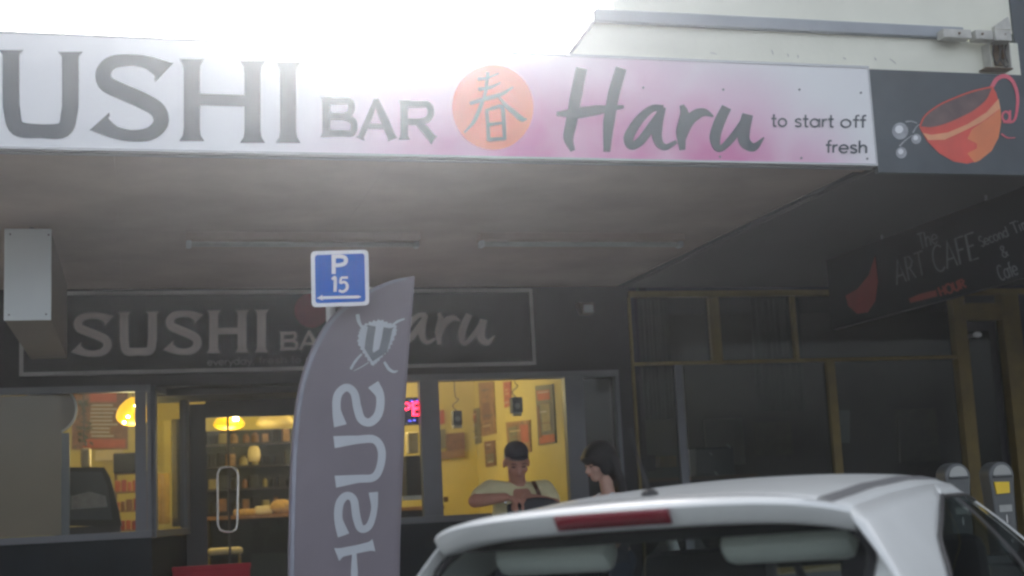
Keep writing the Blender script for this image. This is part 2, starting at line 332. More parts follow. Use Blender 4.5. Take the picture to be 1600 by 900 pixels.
mat('yellow_frame', (.15, .105, .016), .6, var=.25, scale=5); mat('cafe_dark', (.014, .018, .020), .6, var=.3); mat('cafe_wall', (.12, .125, .11), .8, var=.4, scale=1.1); mat('curtain', (.10, .14, .10), .9, var=.3, scale=4); mat('cafe_letter', (.14, .15, .16), .7); mat('cafe_red', (.22, .04, .028), .7); mat('cafe_cup', (.28, .04, .04), .6)
mat('meter_grey', (.10, .108, .108), .45, .2, var=.12, scale=20); mat('meter_yellow', (.80, .55, .03), .5, var=.05); mat('meter_face', (.35, .36, .34), .2)
glass('pane', (.93, .95, .93), .015, 1.3, dirt_sheen=.03); glass('pane_dark', (.55, .60, .58), .03, 1.22, dirt_sheen=.07); glass('rear_glass', (.78, .84, .82), .02, 1.36); glass('car_glass', (.50, .56, .55), .02, 1.33); glass('meter_glass', (.8, .85, .85), .05)

K = 1.15
ZS, YF, YS, ZP = 2.9352, 5.8535, 9.545, .13            # soffit height, fascia plane, shopfront plane, footpath height
KY = 5.70                                         # kerb line
# ------------------------------------------------------------------ ground
MB().box((-45, -45, -.3), (45, KY-.15, 0)).build('road', 'asphalt', kind='structure')
MB().bbox((-45, KY-.15, -.3), (45, KY, ZP), .02).build('kerb', 'kerb_stone', kind='structure')
MB().box((-45, KY, -.3), (45, 45, ZP-.004)).build('footpath', 'concrete', kind='structure')

# ------------------------------------------------------------------ verandah over the sushi shop
XL, XB = -3.68, 3.5213
aw = thing('verandah', (0, 6.7, ZS), 'flat street verandah with brown-grey painted underside over the sushi shop', 'verandah')
xs_ = [XL+(XB-.002-XL)*i/6 for i in range(7)]
for i in range(6):
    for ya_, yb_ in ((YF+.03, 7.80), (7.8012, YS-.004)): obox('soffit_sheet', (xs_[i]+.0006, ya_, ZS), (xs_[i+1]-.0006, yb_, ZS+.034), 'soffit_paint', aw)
obox('soffit_backing', (XL, YF+.032, ZS+.0345), (XB-.003, YS-.005, ZS+.04), 'frame_dark', aw)
obox('roof_deck', (XL, YF+.12, ZS+.30), (XB-.004, YS-.006, ZS+.34), 'roof_steel', aw)
obox('front_beam', (XL, YF+.055, ZS+.041), (XB-.006, YF+.115, ZS+.46), 'roof_steel', aw)
obox('edge_trim', (XL, YF+.031, ZS-.012), (XB-.003, YF+.056, ZS-.002), 'trim_grey', aw)
obox('end_beam', (XB-.05, YF+.14, ZS-.006), (XB-.008, YS-.008, ZS-.001), 'soffit_dark', aw)

# fascia sign
XS0 = -1.5; ZF0, ZF1 = 2.9421, 3.4286
fs = thing('fascia_sign', (1, YF, ZF0), 'long white and pink fascia sign with big grey shop name, on the verandah edge', 'sign')
m = bpy.data.materials.new('fascia_print'); m.use_nodes = True; n = m.node_tree; b = n.nodes['Principled BSDF']; b.inputs['Roughness'].default_value = .38
geo = n.nodes.new('ShaderNodeTexCoord'); last = None
nz = n.nodes.new('ShaderNodeTexNoise'); nz.inputs['Scale'].default_value = 2.2; nz.inputs['Detail'].default_value = 3; n.links.new(geo.outputs['Object'], nz.inputs['Vector'])
for (px, py, rad, k) in ((1130, 268, .62, 1.15), (965, 250, .66, 1.0), (830, 240, .66, .92), (690, 250, .60, .75), (1000, 140, .50, .55), (1250, 275, .42, .75), (560, 255, .42, .28)):
    c = at(px, py, Y=YF)-Vector((1, YF, ZF0)); c.y = 0
    dn = n.nodes.new('ShaderNodeVectorMath'); dn.operation = 'DISTANCE'; n.links.new(geo.outputs['Object'], dn.inputs[0]); dn.inputs[1].default_value = c
    mr = n.nodes.new('ShaderNodeMapRange'); mr.interpolation_type = 'SMOOTHSTEP'; mr.inputs[1].default_value = rad*K; mr.inputs[2].default_value = 0; mr.inputs[3].default_value = 0; mr.inputs[4].default_value = k
    n.links.new(dn.outputs['Value'], mr.inputs[0])
    if last is None: last = mr.outputs[0]
    else:
        mx = n.nodes.new('ShaderNodeMath'); mx.operation = 'MAXIMUM'; n.links.new(last, mx.inputs[0]); n.links.new(mr.outputs[0], mx.inputs[1]); last = mx.outputs[0]
mm = n.nodes.new('ShaderNodeMapRange'); mm.inputs[1].default_value = .3; mm.inputs[2].default_value = .7; mm.inputs[3].default_value = .7; mm.inputs[4].default_value = 1.15; n.links.new(nz.outputs['Fac'], mm.inputs[0])
ml = n.nodes.new('ShaderNodeMath'); ml.operation = 'MULTIPLY'; ml.use_clamp = True; n.links.new(last, ml.inputs[0]); n.links.new(mm.outputs[0], ml.inputs[1])
rp = n.nodes.new('ShaderNodeValToRGB'); e = rp.color_ramp.elements; e[0].color = (.74, .755, .765, 1); e[1].color = (.60, .17, .38, 1); e2 = e.new(.45); e2.color = (.70, .50, .62, 1)
n.links.new(ml.outputs[0], rp.inputs[0]); n.links.new(rp.outputs[0], b.inputs['Base Color']); MATS['fascia_print'] = m
obox('panel', (XS0, YF, ZF0), (XB, YF+.03, ZF1), 'fascia_print', fs)
obox('edge_strip', (XS0, YF-.004, ZF1-.0), (XB, YF+.03, ZF1+.012), 'trim_alu', fs); obox('edge_strip', (XS0, YF-.004, ZF0-.010), (XB, YF+.03, ZF0), 'trim_alu', fs)
obox('edge_strip', (XB, YF-.004, ZF0-.010), (XB+.006, YF+.03, ZF1+.012), 'trim_alu', fs)
NF = (0, -1, 0); fF = lambda x, y: at(x, y, Y=YF)
for ch, x0, y0, x1, y1, wd in (('S', -132, 77, -20, 212, 24), ('U', -1, 78, 128, 216, 26), ('S', 148, 83, 265, 220, 24), ('H', 282, 92, 412, 220, 25), ('I', 434, 97, 466, 223, 25)):
    k = Ink(fF, NF); cap_glyph(k, ch, x0, y0, x1, y1, wd, .03); k.build('letter', 'ink_dark', fs)
for ch, x0, y0, x1, y1 in (('B', 502, 152, 556, 214), ('A', 557, 155, 619, 217), ('R', 624, 157, 680, 218)):
    k = Ink(fF, NF); cap_glyph(k, ch, x0, y0, x1, y1, 11.5, .02); k.build('letter', 'ink_dark', fs)
sd_ = Ink(fF, NF, .0015).disc((770, 168), 63.5, 66.5, 48).build('sun_disc', 'sun_orange', fs)
zk = lambda x, y: (690+x/5.625, 90+y/5.625)
k = Ink(fF, NF, .003)
for st, wd in (([(320, 190), (400, 180), (500, 140)], [5, 4, 2]), ([(325, 280), (420, 265), (515, 222)], [5, 5, 2]), ([(250, 405), (390, 362), (520, 325), (625, 262)], [5, 7, 6, 2]),
               ([(405, 130), (385, 300), (345, 420), (285, 560), (200, 660)], [5, 5, 6, 6, 2]), ([(500, 345), (560, 420), (640, 490), (700, 540), (745, 545)], [3, 6, 8, 8, 2]),
               ([(395, 470), (405, 600), (412, 735)], [5, 5, 6]), ([(385, 468), (470, 440), (530, 440), (545, 580), (552, 725)], [4, 5, 6, 6, 5]), ([(410, 592), (530, 577)], [5, 4]), ([(410, 724), (555, 714)], [6, 5])):
    k.stroke([zk(*p) for p in st], wd)
k.build('brush_character', 'ink_kanji', sd_)
HARU = {'H': [([(215, 75), (180, 250), (145, 450), (125, 560), (155, 648)], [74, 80, 78, 70, 30]), ([(490, 75), (440, 250), (405, 450), (390, 655)], [74, 80, 78, 46]), ([(42, 392), (180, 385), (330, 365), (508, 342)], [26, 78, 66, 22])],
        'a': [([(785, 350), (700, 358), (610, 440), (545, 550), (560, 612), (625, 580), (700, 480), (765, 380)], [40, 50, 64, 72, 56, 62, 60, 46]), ([(775, 345), (738, 500), (752, 590), (800, 622), (875, 585)], [50, 76, 60, 44, 26])],
        'r': [([(912, 330), (930, 400), (908, 520), (916, 642)], [30, 64, 74, 40]), ([(915, 570), (955, 450), (1015, 395), (1070, 382), (1130, 410)], [44, 78, 74, 54, 12])],
        'u': [([(1222, 345), (1172, 450), (1142, 560), (1172, 635), (1260, 560), (1365, 405)], [68, 76, 76, 44, 52, 44]), ([(1368, 395), (1340, 520), (1352, 592), (1412, 622), (1482, 555)], [74, 86, 78, 60, 8])]}
for ch in 'Haru':
    k = Ink(fF, NF)
    for st, wd in HARU[ch]: k.stroke([(860+x/4.444, 90+y/4.444) for x, y in st], [v/4.444 for v in wd])
    k.build('letter', 'ink_dark', fs)
for wd_, xa_, xb_ in (('to', 1205, 1229), ('start', 1241, 1302), ('off', 1313, 1351)):
    k = Ink(fF, NF); write(k, wd_, (xa_, 198+(xa_-1205)*.014), (xb_, 198+(xb_-1205)*.014), 13.2, 2.5); k.build('lettering', 'ink_dark', fs)
k = Ink(fF, NF); write(k, 'fresh', (1290, 239), (1354, 240), 13.2, 2.6); k.build('lettering', 'ink_dark', fs)
for px, py in ((1345, 145), (1249, 140), (1130, 140), (1005, 137), (1355, 248), (1252, 247), (1125, 245)):
    k = Ink(fF, NF, .002); k.disc((px, py), 1.8, n=10); k.build('screw', 'trim_grey', fs)

# ------------------------------------------------------------------ verandah and fascia of the cafe
XC1 = 15.5; ca = thing('cafe_verandah', (5, 6.7, ZS), 'dark painted verandah over the cafe on the right', 'verandah')
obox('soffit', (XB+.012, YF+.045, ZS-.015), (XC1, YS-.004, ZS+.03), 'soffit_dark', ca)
obox('roof_deck', (XB+.012, YF+.12, ZS+.30), (XC1, YS-.006, ZS+.34), 'roof_steel', ca)
obox('front_beam', (XB+.012, YF+.06, ZS+.031), (XC1, YF+.115, ZS+.40), 'roof_steel', ca)
cs = thing('cafe_fascia_sign', (4.5, YF, ZF0-.03), 'dark slate fascia board with a painted orange cup spilling drops', 'sign')
YC = YF+.012
obox('panel', (XB+.014, YC, ZF0-.04), (XC1, YC+.03, ZF1+.002), 'slate_panel', cs)
fC = lambda x, y: at(x, y, Y=YC)
zc = lambda x, y: (1360+x/5.296, 100+y/5.296)
cup = Ink(fC, NF, .002).poly([zc(*p) for p in ((405, 525), (470, 640), (570, 740), (690, 808), (800, 825), (900, 800), (1000, 720), (1058, 610), (1080, 480), (1070, 350), (1040, 240), (1010, 192), (960, 300), (860, 385), (760, 440), (620, 500), (500, 530))]).build('cup', 'cup_red', cs)
Ink(fC, NF, .003).poly([zc(*p) for p in ((800, 620), (880, 660), (880, 700), (800, 740), (860, 815), (900, 800), (1000, 720), (1058, 610), (1080, 480), (1075, 372), (960, 460), (840, 540))]).build('cup_side', 'cup_orange', cup)
Ink(fC, NF, .004).poly([zc(*p) for p in ((430, 572), (500, 588), (640, 568), (800, 500), (960, 400), (1058, 290), (1072, 370), (920, 480), (760, 560), (610, 628), (475, 630))]).build('cup_band', 'cup_peach', cup)
Ink(fC, NF, .0025).poly([zc(*p) for p in ((410, 510), (450, 430), (560, 345), (700, 280), (830, 232), (940, 204), (1008, 195), (960, 300), (860, 385), (760, 440), (620, 500), (500, 528))]).build('cup_inside', 'cup_inside', cup)
k = Ink(fC, NF, .0052); k.stroke([zc(*p) for p in ((404, 520), (450, 430), (560, 345), (700, 280), (830, 232), (940, 204), (1012, 192))], 2.2); k.stroke([zc(*p) for p in ((405, 525), (500, 533), (620, 503), (760, 443), (860, 388), (960, 303), (1010, 200))], 3.0); k.build('rim', 'cup_red', cup)
k = Ink(fC, NF, .004); k.stroke([zc(*p) for p in ((1000, 195), (1045, 125), (1110, 102), (1170, 140), (1208, 230), (1214, 340), (1185, 470), (1095, 482))], [6, 6.5, 6.5, 5.5, 5, 4.5, 3.5, 3])
k.stroke([zc(x, y) for x, y in arc(1118, 436, 30, 40, 0, 360, 14)], 3); k.stroke([zc(*p) for p in ((1152, 385), (1150, 470), (1175, 480))], 3, curve=False); k.stroke([zc(*p) for p in ((1080, 580), (1130, 612), (1195, 612))], [2.4, 2, 1]); k.build('handle', 'cup_pink', cup)
for c, rr, tail in (((245, 555), 66, ((290, 478), (340, 475), (385, 490))), ((378, 620), 40, ((350, 570), (380, 520), (405, 500))), ((255, 735), 44, ((240, 680), (290, 630), (345, 590)))):
    k = Ink(fC, NF, .002); k.disc(zc(*c), rr/5.296, rr/5.296*1.05); k.stroke([zc(*p) for p in tail], [2.2, 1.6, 1]); d = k.build('drop', 'drop_grey', cs)
    Ink(fC, NF, .0035).disc(zc(c[0]-rr*.15, c[1]-rr*.2), rr/5.296*.5).build('shine', 'drop_light', d)

# cream hoarding above the verandah, its ledge, conduit bracket
YH = YF+.12
ho = thing('hoarding_wall', (2.8, YH, ZF1-.06), 'weathered cream wall with grey ledge standing above the verandah edge', 'wall')
h = lambda x, y, Y=YH: at(x, y, Y=Y)
zb = ZF1-.06; zl0, zl1 = h(925, 36).z, h(925, 17).z
xl, xt, xr = h(866, 97).x, h(926, 30).x, h(1589, 60).x
MB().prism([(xl, YH, zb), (xr, YH, zb), (xr, YH, zl0), (xt, YH, zl0)], (0, .28, 0)).build('lower_wall', 'cream_wall', ho)
obox('upper_wall', (h(962, 10).x, YH+.03, zl1), (xr-.003, YH+.28, 5.6), 'cream_wall', ho)
obox('ledge', (xt, YH-.035, zl0), (h(1500, 50).x, YH+.281, zl1), 'band_grey', ho, bev=.006)
MB().prism([(xl-.012, YH-.012, zb+.02), (xl+.012, YH-.012, zb+.02), (xt+.012, YH-.012, zl0), (xt-.012, YH-.012, zl0)], (0, .30, 0)).build('flashing', 'trim_grey', ho)
obox('side_return', (xr, YH+.02, ZF1+.006), (xr+1.6, YH+.30, 5.6), 'slate_panel', ho)
br = thing('conduit_bracket', tuple(h(1560, 60)), 'rusty white metal bracket with loose cables on the cream wall', 'bracket')
hb = lambda x, y, d: at(x, y, Y=YH-d)
def pbox(x0, y0, x1, y1, d0, d1, name, m, par, bev=.004):
    a = hb(x0, y0, d1); c = hb(x1, y1, d1); return obox(name, (a.x, YH-d1, a.z), (c.x, YH-d0, c.z), m, par, bev)
pbox(1474, 44, 1519, 60, .036, .10, 'arm', 'galv', br); pbox(1524, 46, 1553, 62, .036, .10, 'arm', 'galv', br); pbox(1554, 46, 1582, 64, .036, .11, 'arm', 'galv', br)
MB().prism([hb(1555, 40, .05), hb(1575, 26, .05), hb(1581, 46, .05), hb(1555, 46, .05)], (0, .03, 0)).build('gusset', 'galv', br)
pbox(1545, 66, 1550, 106, .002, .07, 'hanger', 'galv', br); pbox(1576, 64, 1582, 106, .002, .07, 'hanger', 'galv', br); pbox(1566, 66, 1570, 92, .002, .05, 'hanger', 'rust', br); pbox(1541, 104, 1584, 108, .002, .07, 'foot', 'rust', br); pbox(1551, 68, 1575, 103, .001, .012, 'back_plate', 'rust', br)
for pts in (((1553, 68), (1551, 85), (1558, 100), (1563, 84), (1560, 70)), ((1566, 72), (1562, 88), (1571, 104), (1578, 100)), ((1572, 70), (1570, 82), (1575, 98), (1580, 104))):
    P, _ = smooth_path([hb(x, y, .045) for x, y in pts], [1]*len(pts)); MB().tube(P, .0035, 6).build('cable', 'cable', br, True)
for px, py in ((1499, 52), (1535, 53), (1570, 54)):
    c = hb(px, py, .104); MB().lathe(c, [(.0, .006), (.006, .006), (.007, 0)], 8, 'Y').build('bolt', 'rust', br)
for (x0, y0, x1, y1) in ((1205, 78, 1208, 86), (1246, 86, 1247, 91), (1230, 84, 1232, 89), (1317, 90, 1322, 93), (1366, 90, 1369, 95), (1390, 92, 1400, 100), (1110, 82, 1120, 85)):
    k = Ink(lambda x, y: at(x, y, Y=YH), NF, .001, thick=.001); k.stroke([(x0, y0), ((x0+x1)/2+.6, (y0+y1)/2), (x1, y1)], [1.2, 1.8, .8]); k.build('scuff', 'galv', ho)

# ------------------------------------------------------------------ fittings under the verandah
for i, (x0, x1, side) in enumerate(((290, 660, 'left'), (748, 1076, 'right'))):
    y1_ = at(x0, 381, Z=ZS-.07).y; xa, xb = at(x0, 378, Z=ZS-.05).x, at(x1, 374, Z=ZS-.05).x
    t = thing('batten_light', ((xa+xb)/2, y1_, ZS-.07), 'unlit fluorescent batten under the verandah, the one further '+side, 'light', 'batten lights on the verandah underside')
    obox('housing', (xa, y1_-.0, ZS-.045), (xb, y1_+.10, ZS-.001), 'soffit_paint', t, bev=.006)
    MB().tube([(xa+.03, y1_+.05, ZS-.062), (xb-.03, y1_+.05, ZS-.062)], .014, 10).build('tube', 'tube_dull', t, True)
    for xx in (xa+.004, xb-.03): obox('end_cap', (xx, y1_+.02, ZS-.08), (xx+.026, y1_+.08, ZS-.0455), 'trim_alu', t, bev=.004)
YB = 7.24; a = at(7, 357, Y=YB); c = at(80, 500, Y=YB)
yb2 = at(45, 562, Z=c.z).y
t = thing('projecting_sign_box', ((a.x+c.x)/2, YB, c.z), 'white ended box sign hanging under the verandah at far left', 'sign')
obox('end_face', (a.x, YB, c.z), (c.x, YB+.012, a.z), 'lightbox_white', t, bev=.004)
obox('case', (a.x+.004, YB+.0125, c.z+.003), (c.x-.004, yb2, a.z-.003), 'lightbox_brown', t)
for yy in (YB+.25, yb2-.25):
    MB().tube([((a.x+c.x)/2, yy, a.z-.004), ((a.x+c.x)/2, yy, ZS)], .012, 8).build('hanger', 'trim_grey', t, True)
for px, py in ((14, 492), (72, 491), (16, 366), (76, 367)):
    k = Ink(lambda x, y: at(x, y, Y=YB), NF, .002); k.disc((px, py), 1.6, n=8); k.build('screw', 'trim_grey', t)

# ------------------------------------------------------------------ sushi shop
YW = YS+.06
shop = thing('sushi_shop', (0, YS, ZP), 'small dark fronted sushi shop with lit yellow interior and recessed door', 'building')
f = lambda x, y: at(x, y, Y=YS)
zt, zbm = 2.2797, 1.3103                            # window head and sill
xdl, xdr = f(292, 700).x, f(628, 700).x           # recess of the door
XP0, XP1 = f(968, 640).x, 3.605
obox('header_wall', (XL, YS+.002, zt-.012), (XP1, YS+.2, 4.275), 'wall_char', shop)
obox('side_pier', (XP0+.0, YS+.004, ZP), (XP1-.001, YS+.2, zt+.029), 'wall_char', shop)
xbay = f(236, 700).x
obox('stall_riser', (XL, YS+.006, ZP), (xbay, YS+.16, zbm-.045), 'wall_navy', shop)
obox('stall_riser', (xdr-.08, YS+.006, ZP), (XP0-.001, YS+.16, zbm-.045), 'wall_navy', shop)
YD = 10.29; xbk = xbay+.25
MB().prism([(xbay+.001, YS+.008, ZP), (xbk, YD, ZP), (xbk-.1, YD, ZP), (xbay-.1, YS+.165, ZP)], (0, 0, zbm-.05-ZP)).build('stall_riser', 'wall_navy', shop)
obox('side_wall', (XL-.15, YS+.01, ZP), (XL, 12.88, 4.275), 'wall_char', shop); obox('back_wall', (XL, 12.65, ZP), (XP1, 12.88, 4.275), 'wall_yellow', shop)
XRW = 3.105
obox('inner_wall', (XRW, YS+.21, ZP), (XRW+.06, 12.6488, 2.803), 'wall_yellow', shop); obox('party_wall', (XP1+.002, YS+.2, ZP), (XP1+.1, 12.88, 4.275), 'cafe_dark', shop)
obox('ceiling', (XL+.001, YS+.21, 2.803), (XP1-.002, 12.6477, 2.849), 'ceil_white', shop); obox('roof', (XL-.15, YS+.201, 4.045), (XP1, 12.995, 4.137), 'roof_steel', shop); obox('shop_floor', (XL, YS+.17, ZP), (XP1-.003, 12.6488, ZP+.02), 'floor_in', shop)
obox('recess_lintel', (xbay+.03, YS+.201, zt-.06), (xdr+.02, YD+.1, 2.8018), 'frame_dark', shop)

def window(name, x0, x1, z0, z1, verts, fwid=.045, m='frame_grey', pm='pane', yy=YS, par=shop, top=None):
    """frame > pane per bay; verts = x positions and widths of mullions"""
    mb = MB(); mb.box((x0, yy-.03, z0-fwid), (x1, yy+.05, z0)); mb.box((x0, yy-.03, z1), (x1, yy+.05, z1+fwid))
    xs = [(x0, x0+fwid*.6)]+verts+[(x1-fwid*.6, x1)]
    for a, b in xs: mb.box((a, yy-.026, z0+.0005), (b, yy+.046, z1-.0005))
    w_ = mb.build(name, m, par)
    for i in range(len(xs)-1):
        obox('pane', (xs[i][1]-.004, yy+.006, z0-.004), (xs[i+1][0]+.004, yy+.012, z1+.004), pm, w_)
    return w_
xm = f(103, 760).x
wl = window('window', XL+.02, xbay, zbm, zt-.045, [(f(211, 700).x, f(236, 700).x-.03)])
MB().box((xm-.028, YS+.014, zbm), (xm+.022, YS+.045, f(103, 676).z)).build('mullion', 'frame_grey', wl)
obox('frosted_film', (XL+.05, YS+.016, zbm+.002), (xm-.029, YS+.019, zt-.05), 'film', wl)
# angled pane of the bay
bw = MB(); p0 = Vector((xbay+.002, YS+.0, 0)); p1 = Vector((xbk, YD-.06, 0)); dv = (p1-p0).normalized(); nv = Vector((dv.y, -dv.x, 0))
def slab(mb, s0, s1, z0, z1, t0=-.02, t1=.03):
    L = (p1-p0).length; q = [p0+dv*(s0*L)+nv*t0, p0+dv*(s1*L)+nv*t0, p0+dv*(s1*L)+nv*t1, p0+dv*(s0*L)+nv*t1]
    mb.prism([(v.x, v.y, z0) for v in q], (0, 0, z1-z0))
slab(bw, 0, 1, zbm-.045, zbm); slab(bw, 0, 1, zt-.05, zt-.005); slab(bw, 0, .05, zbm+.001, zt-.051); slab(bw, .90, 1, zbm+.001, zt-.051)
bwo = bw.build('window', 'frame_grey', shop); pn = MB(); slab(pn, .045, .905, zbm-.003, zt-.047, .003, .008); pn.build('pane', 'pane', bwo)
# right hand window
wr = window('window', xdr-.06, XP0, zbm, zt-.02, [(f(658, 700).x, f(688, 700).x), (f(886, 700).x, f(915, 700).x)])
obox('blind_panel', (f(916, 700).x, YS+.10, zbm), (XP0-.03, YS+.12, zt-.03), 'cafe_dark', wr)
# door in the recess
dx0, dx1 = at(322, 700, Y=YD).x, xdr+.02; dm = at(357, 700, Y=YD).x; zd = 2.2; zglass = at(380, 651, Y=YD).z
do = thing('glass_door', ((dx0+dx1)/2, YD, ZP), 'dark framed glass entrance door with chrome loop handle, set back in the shopfront', 'door')
mb = MB(); mb.box((xbk-.02, YD, ZP), (dx0, YD+.05, zd)); mb.box((dx0, YD+.001, zglass), (dx1+.05, YD+.049, zd+.3)); mb.box((dx1, YD, ZP), (dx1+.06, YD+.05, zglass)); mb.box((dm-.008, YD+.002, ZP), (dm+.008, YD+.048, zglass)); mb.box((dx0, YD+.003, ZP), (dx1, YD+.047, ZP+.12)); mb.build('frame', 'frame_dark', do)
obox('pane', (dx0, YD+.02, ZP+.12), (dm-.008, YD+.028, zglass), 'pane', do); obox('pane', (dm+.008, YD+.02, ZP+.12), (dx1, YD+.028, zglass), 'pane', do)
hp = lambda x, y: at(x, y, Y=YD-.06)
lp = [(340, 740), (340, 820), (344, 828), (352, 831), (362, 831), (369, 827), (371, 818), (372, 742), (370, 735), (363, 730), (352, 729), (344, 732), (340, 740)]
MB().tube([hp(*p) for p in lp], .0085, 10).build('handle', 'chrome', do, True)
for q in ((340, 755), (340, 805), (372, 755), (372, 805)):
    a = hp(*q); MB().tube([a, (a.x, YD+.019, a.z)], .006, 8).build('standoff', 'chrome', do, True)
obox('return_wall', (dx1+.061, YS+.161, ZP), (dx1+.12, YD+.05, zbm-.046), 'wall_navy', shop)

# sign over the shopfront
sz0_ = at(400, 580, Y=YS-.03).z; ss = thing('shopfront_sign', (1, YS, sz0_), 'black shopfront sign with pale border and grey shop name above the windows', 'sign')
YG = YS-.03; g = lambda x, y: at(x, y, Y=YG)
sx0, sx1, sz0, sz1 = g(30, 590).x, g(837, 560).x, g(400, 580).z, g(500, 453).z
obox('panel', (sx0, YG, sz0), (sx1, YS+.001, sz1), 'sign_black', ss)
bd = .026; mb = MB(); mb.box((sx0, YG-.008, sz0), (sx1, YG-.001, sz0+bd)); mb.box((sx0, YG-.008, sz1-bd), (sx1, YG-.001, sz1)); mb.box((sx0, YG-.008, sz0+bd), (sx0+bd, YG-.001, sz1-bd)); mb.box((sx1-bd, YG-.008, sz0+bd), (sx1, YG-.001, sz1-bd)); mb.build('border', 'sign_border', ss)
for ch, x0, y0, x1, y1, wd in (('S', 115, 489, 175, 558, 13), ('U', 184, 488, 248, 557, 14), ('S', 259, 486, 315, 555, 13), ('H', 324, 485, 388, 552, 14), ('I', 399, 484, 418, 551, 14), ('B', 437, 518, 465, 548, 6), ('A', 466, 517, 500, 547, 6), ('R', 503, 517, 534, 546, 6)):
    k = Ink(g, NF); cap_glyph(k, ch, x0, y0, x1, y1, wd, -.02); k.build('letter', 'sign_letter', ss)
for wd_, xa_, xb_ in (('everyday,', 324, 397), ('fresh', 404, 448), ('to', 455, 470), ('start', 478, 512), ('off', 518, 541)):
    k = Ink(g, NF); write(k, wd_, (xa_, 571-(xa_-324)*.027), (xb_, 571-(xb_-324)*.027), 7.5, 1.4); k.build('lettering', 'dim_grey', ss)
Ink(g, NF, .002).disc((487, 485), 27, 27, 36).build('sun_disc', 'dull_red', ss)
mz = lambda x, y: (600+(970+(x-1480)*.86)/5.623, 440+(275+(y-330)*.887)/5.623)
for ch in 'Haru':
    k = Ink(g, NF)
    for st, wd in HARU[ch]: k.stroke([mz(*p) for p in st], [v*.87/5.623 for v in wd])
    k.build('letter', 'sign_letter', ss)
# flood lamp on the wall right of the sign
c = at(915, 484, Y=YS-.16); t = thing('wall_flood_lamp', (c.x, YS, c.z), 'small unlit flood lamp on the dark wall right of the shopfront sign', 'lamp')
MB().prism([(c.x-.07, YS-.20, c.z+.045), (c.x+.05, YS-.20, c.z+.045), (c.x+.05, YS-.17, c.z-.03), (c.x-.03, YS-.17, c.z-.03)], (0, .07, 0)).build('head', 'lightbox_brown', t)
obox('lens', (c.x-.025, YS-.208, c.z-.025), (c.x+.042, YS-.2005, c.z+.03), 'lightbox_white', t, bev=.004)
MB().tube([(c.x, YS-.10, c.z+.02), (c.x, YS-.05, c.z+.06), (c.x, YS+.003, c.z+.06)], .012, 8).build('arm', 'trim_grey', t, True)

# ------------------------------------------------------------------ things inside the sushi shop
def lamp(name, px, py, Y, rad, hgt, m, label, power, zc_=None, bulb=True, pos=None):
    c = pos or at(px, py, Y=Y); t = thing(name, tuple(c), label, 'lamp', 'pendant lamps in the sushi shop')
    prof = [(rad*.10, hgt), (rad*.42, hgt*.86), (rad*.74, hgt*.6), (rad*.93, hgt*.3), (rad, .05*hgt), (rad*.9, -.16*hgt), (rad*.62, -.34*hgt), (rad*.3, -.4*hgt), (.002, -.41*hgt)]
    sh = MB().lathe(c, prof, 28).build('shade', m, t, 'all')
    MB().tube([c+Vector((0, 0, hgt)), (c.x, c.y, 2.8028)], .004, 6).build('cord', 'cable', t, True)
    if bulb:
        ld = bpy.data.lights.new('bulb_light', 'POINT'); ld.energy = power*.36; ld.color = (1, .82, .40); ld.shadow_soft_size = .08
        lo = bpy.data.objects.new('bulb_light', ld); COL.objects.link(lo); lo.parent = t; lo.location = (0, 0, -hgt*.41-.12)
    return t, sh, c
t, sh, c = lamp('pendant_lamp', 208, 652, 10.6375, .125, .15, 'lamp_yellow', 'glowing yellow pendant lamp behind the left window mullion', 9)
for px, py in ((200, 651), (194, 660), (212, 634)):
    q = at(px, py, Y=10.4995); MB().ell(q, (.011, .006, .008)).build('glint', 'bulb', sh, 'all')  # highlights on the shade, added as small glowing beads
t, sh, c = lamp('pendant_lamp', 358, 664, 11.2125, .125, .09, 'lamp_yellow', 'glowing yellow pendant lamp hanging just inside the glass door', 9)
q = at(368, 640, Y=11.063); MB().lathe(q-Vector((0, 0, .085)), [(.022, 0), (.02, .02), (.009, .09), (.002, .16)], 12).build('lit_cone', 'bulb', t, 'all')
lamp('pendant_lamp', 430, 662, 11.615, .16, .10, 'lamp_pale', 'pale paper pendant lamp with a faint painted glow inside the door beside the banner', 0, bulb=False)  # no bulb inside; a faint glow is put into the shade's colour
lamp('pendant_lamp', 0, 0, 0, .13, .12, 'lamp_yellow', 'added unseen pendant lamp that lights the room behind the right window', 16, pos=Vector((2.0, 10.925, 2.481)))  # this and the next two: unseen pendants added to light the interior
lamp('pendant_lamp', 0, 0, 0, .13, .12, 'lamp_yellow', 'added unseen pendant lamp that lights the back of the shop', 16, pos=Vector((1.85, 11.845, 2.481)))
lamp('pendant_lamp', 0, 0, 0, .13, .12, 'lamp_yellow', 'added unseen pendant lamp that lights the left of the shop', 12, pos=Vector((-1.0, 11.5, 2.481)))
def panel(name, pts, Y, m, label, cat, th=.012, group=None, X=None):
    P = [at(x, y, Y=Y, X=X) if X is None else at(x, y, X=X) for x, y in pts]
    return MB().prism(P, (th, 0, 0) if X is not None else (0, th, 0)).build(name, m, None, label=label, cat=cat, group=group)
def rect(x0, y0, x1, y1, sk=0): return [(x0, y0), (x1, y0+sk*(x1-x0)), (x1, y1+sk*(x1-x0)), (x0, y1)]
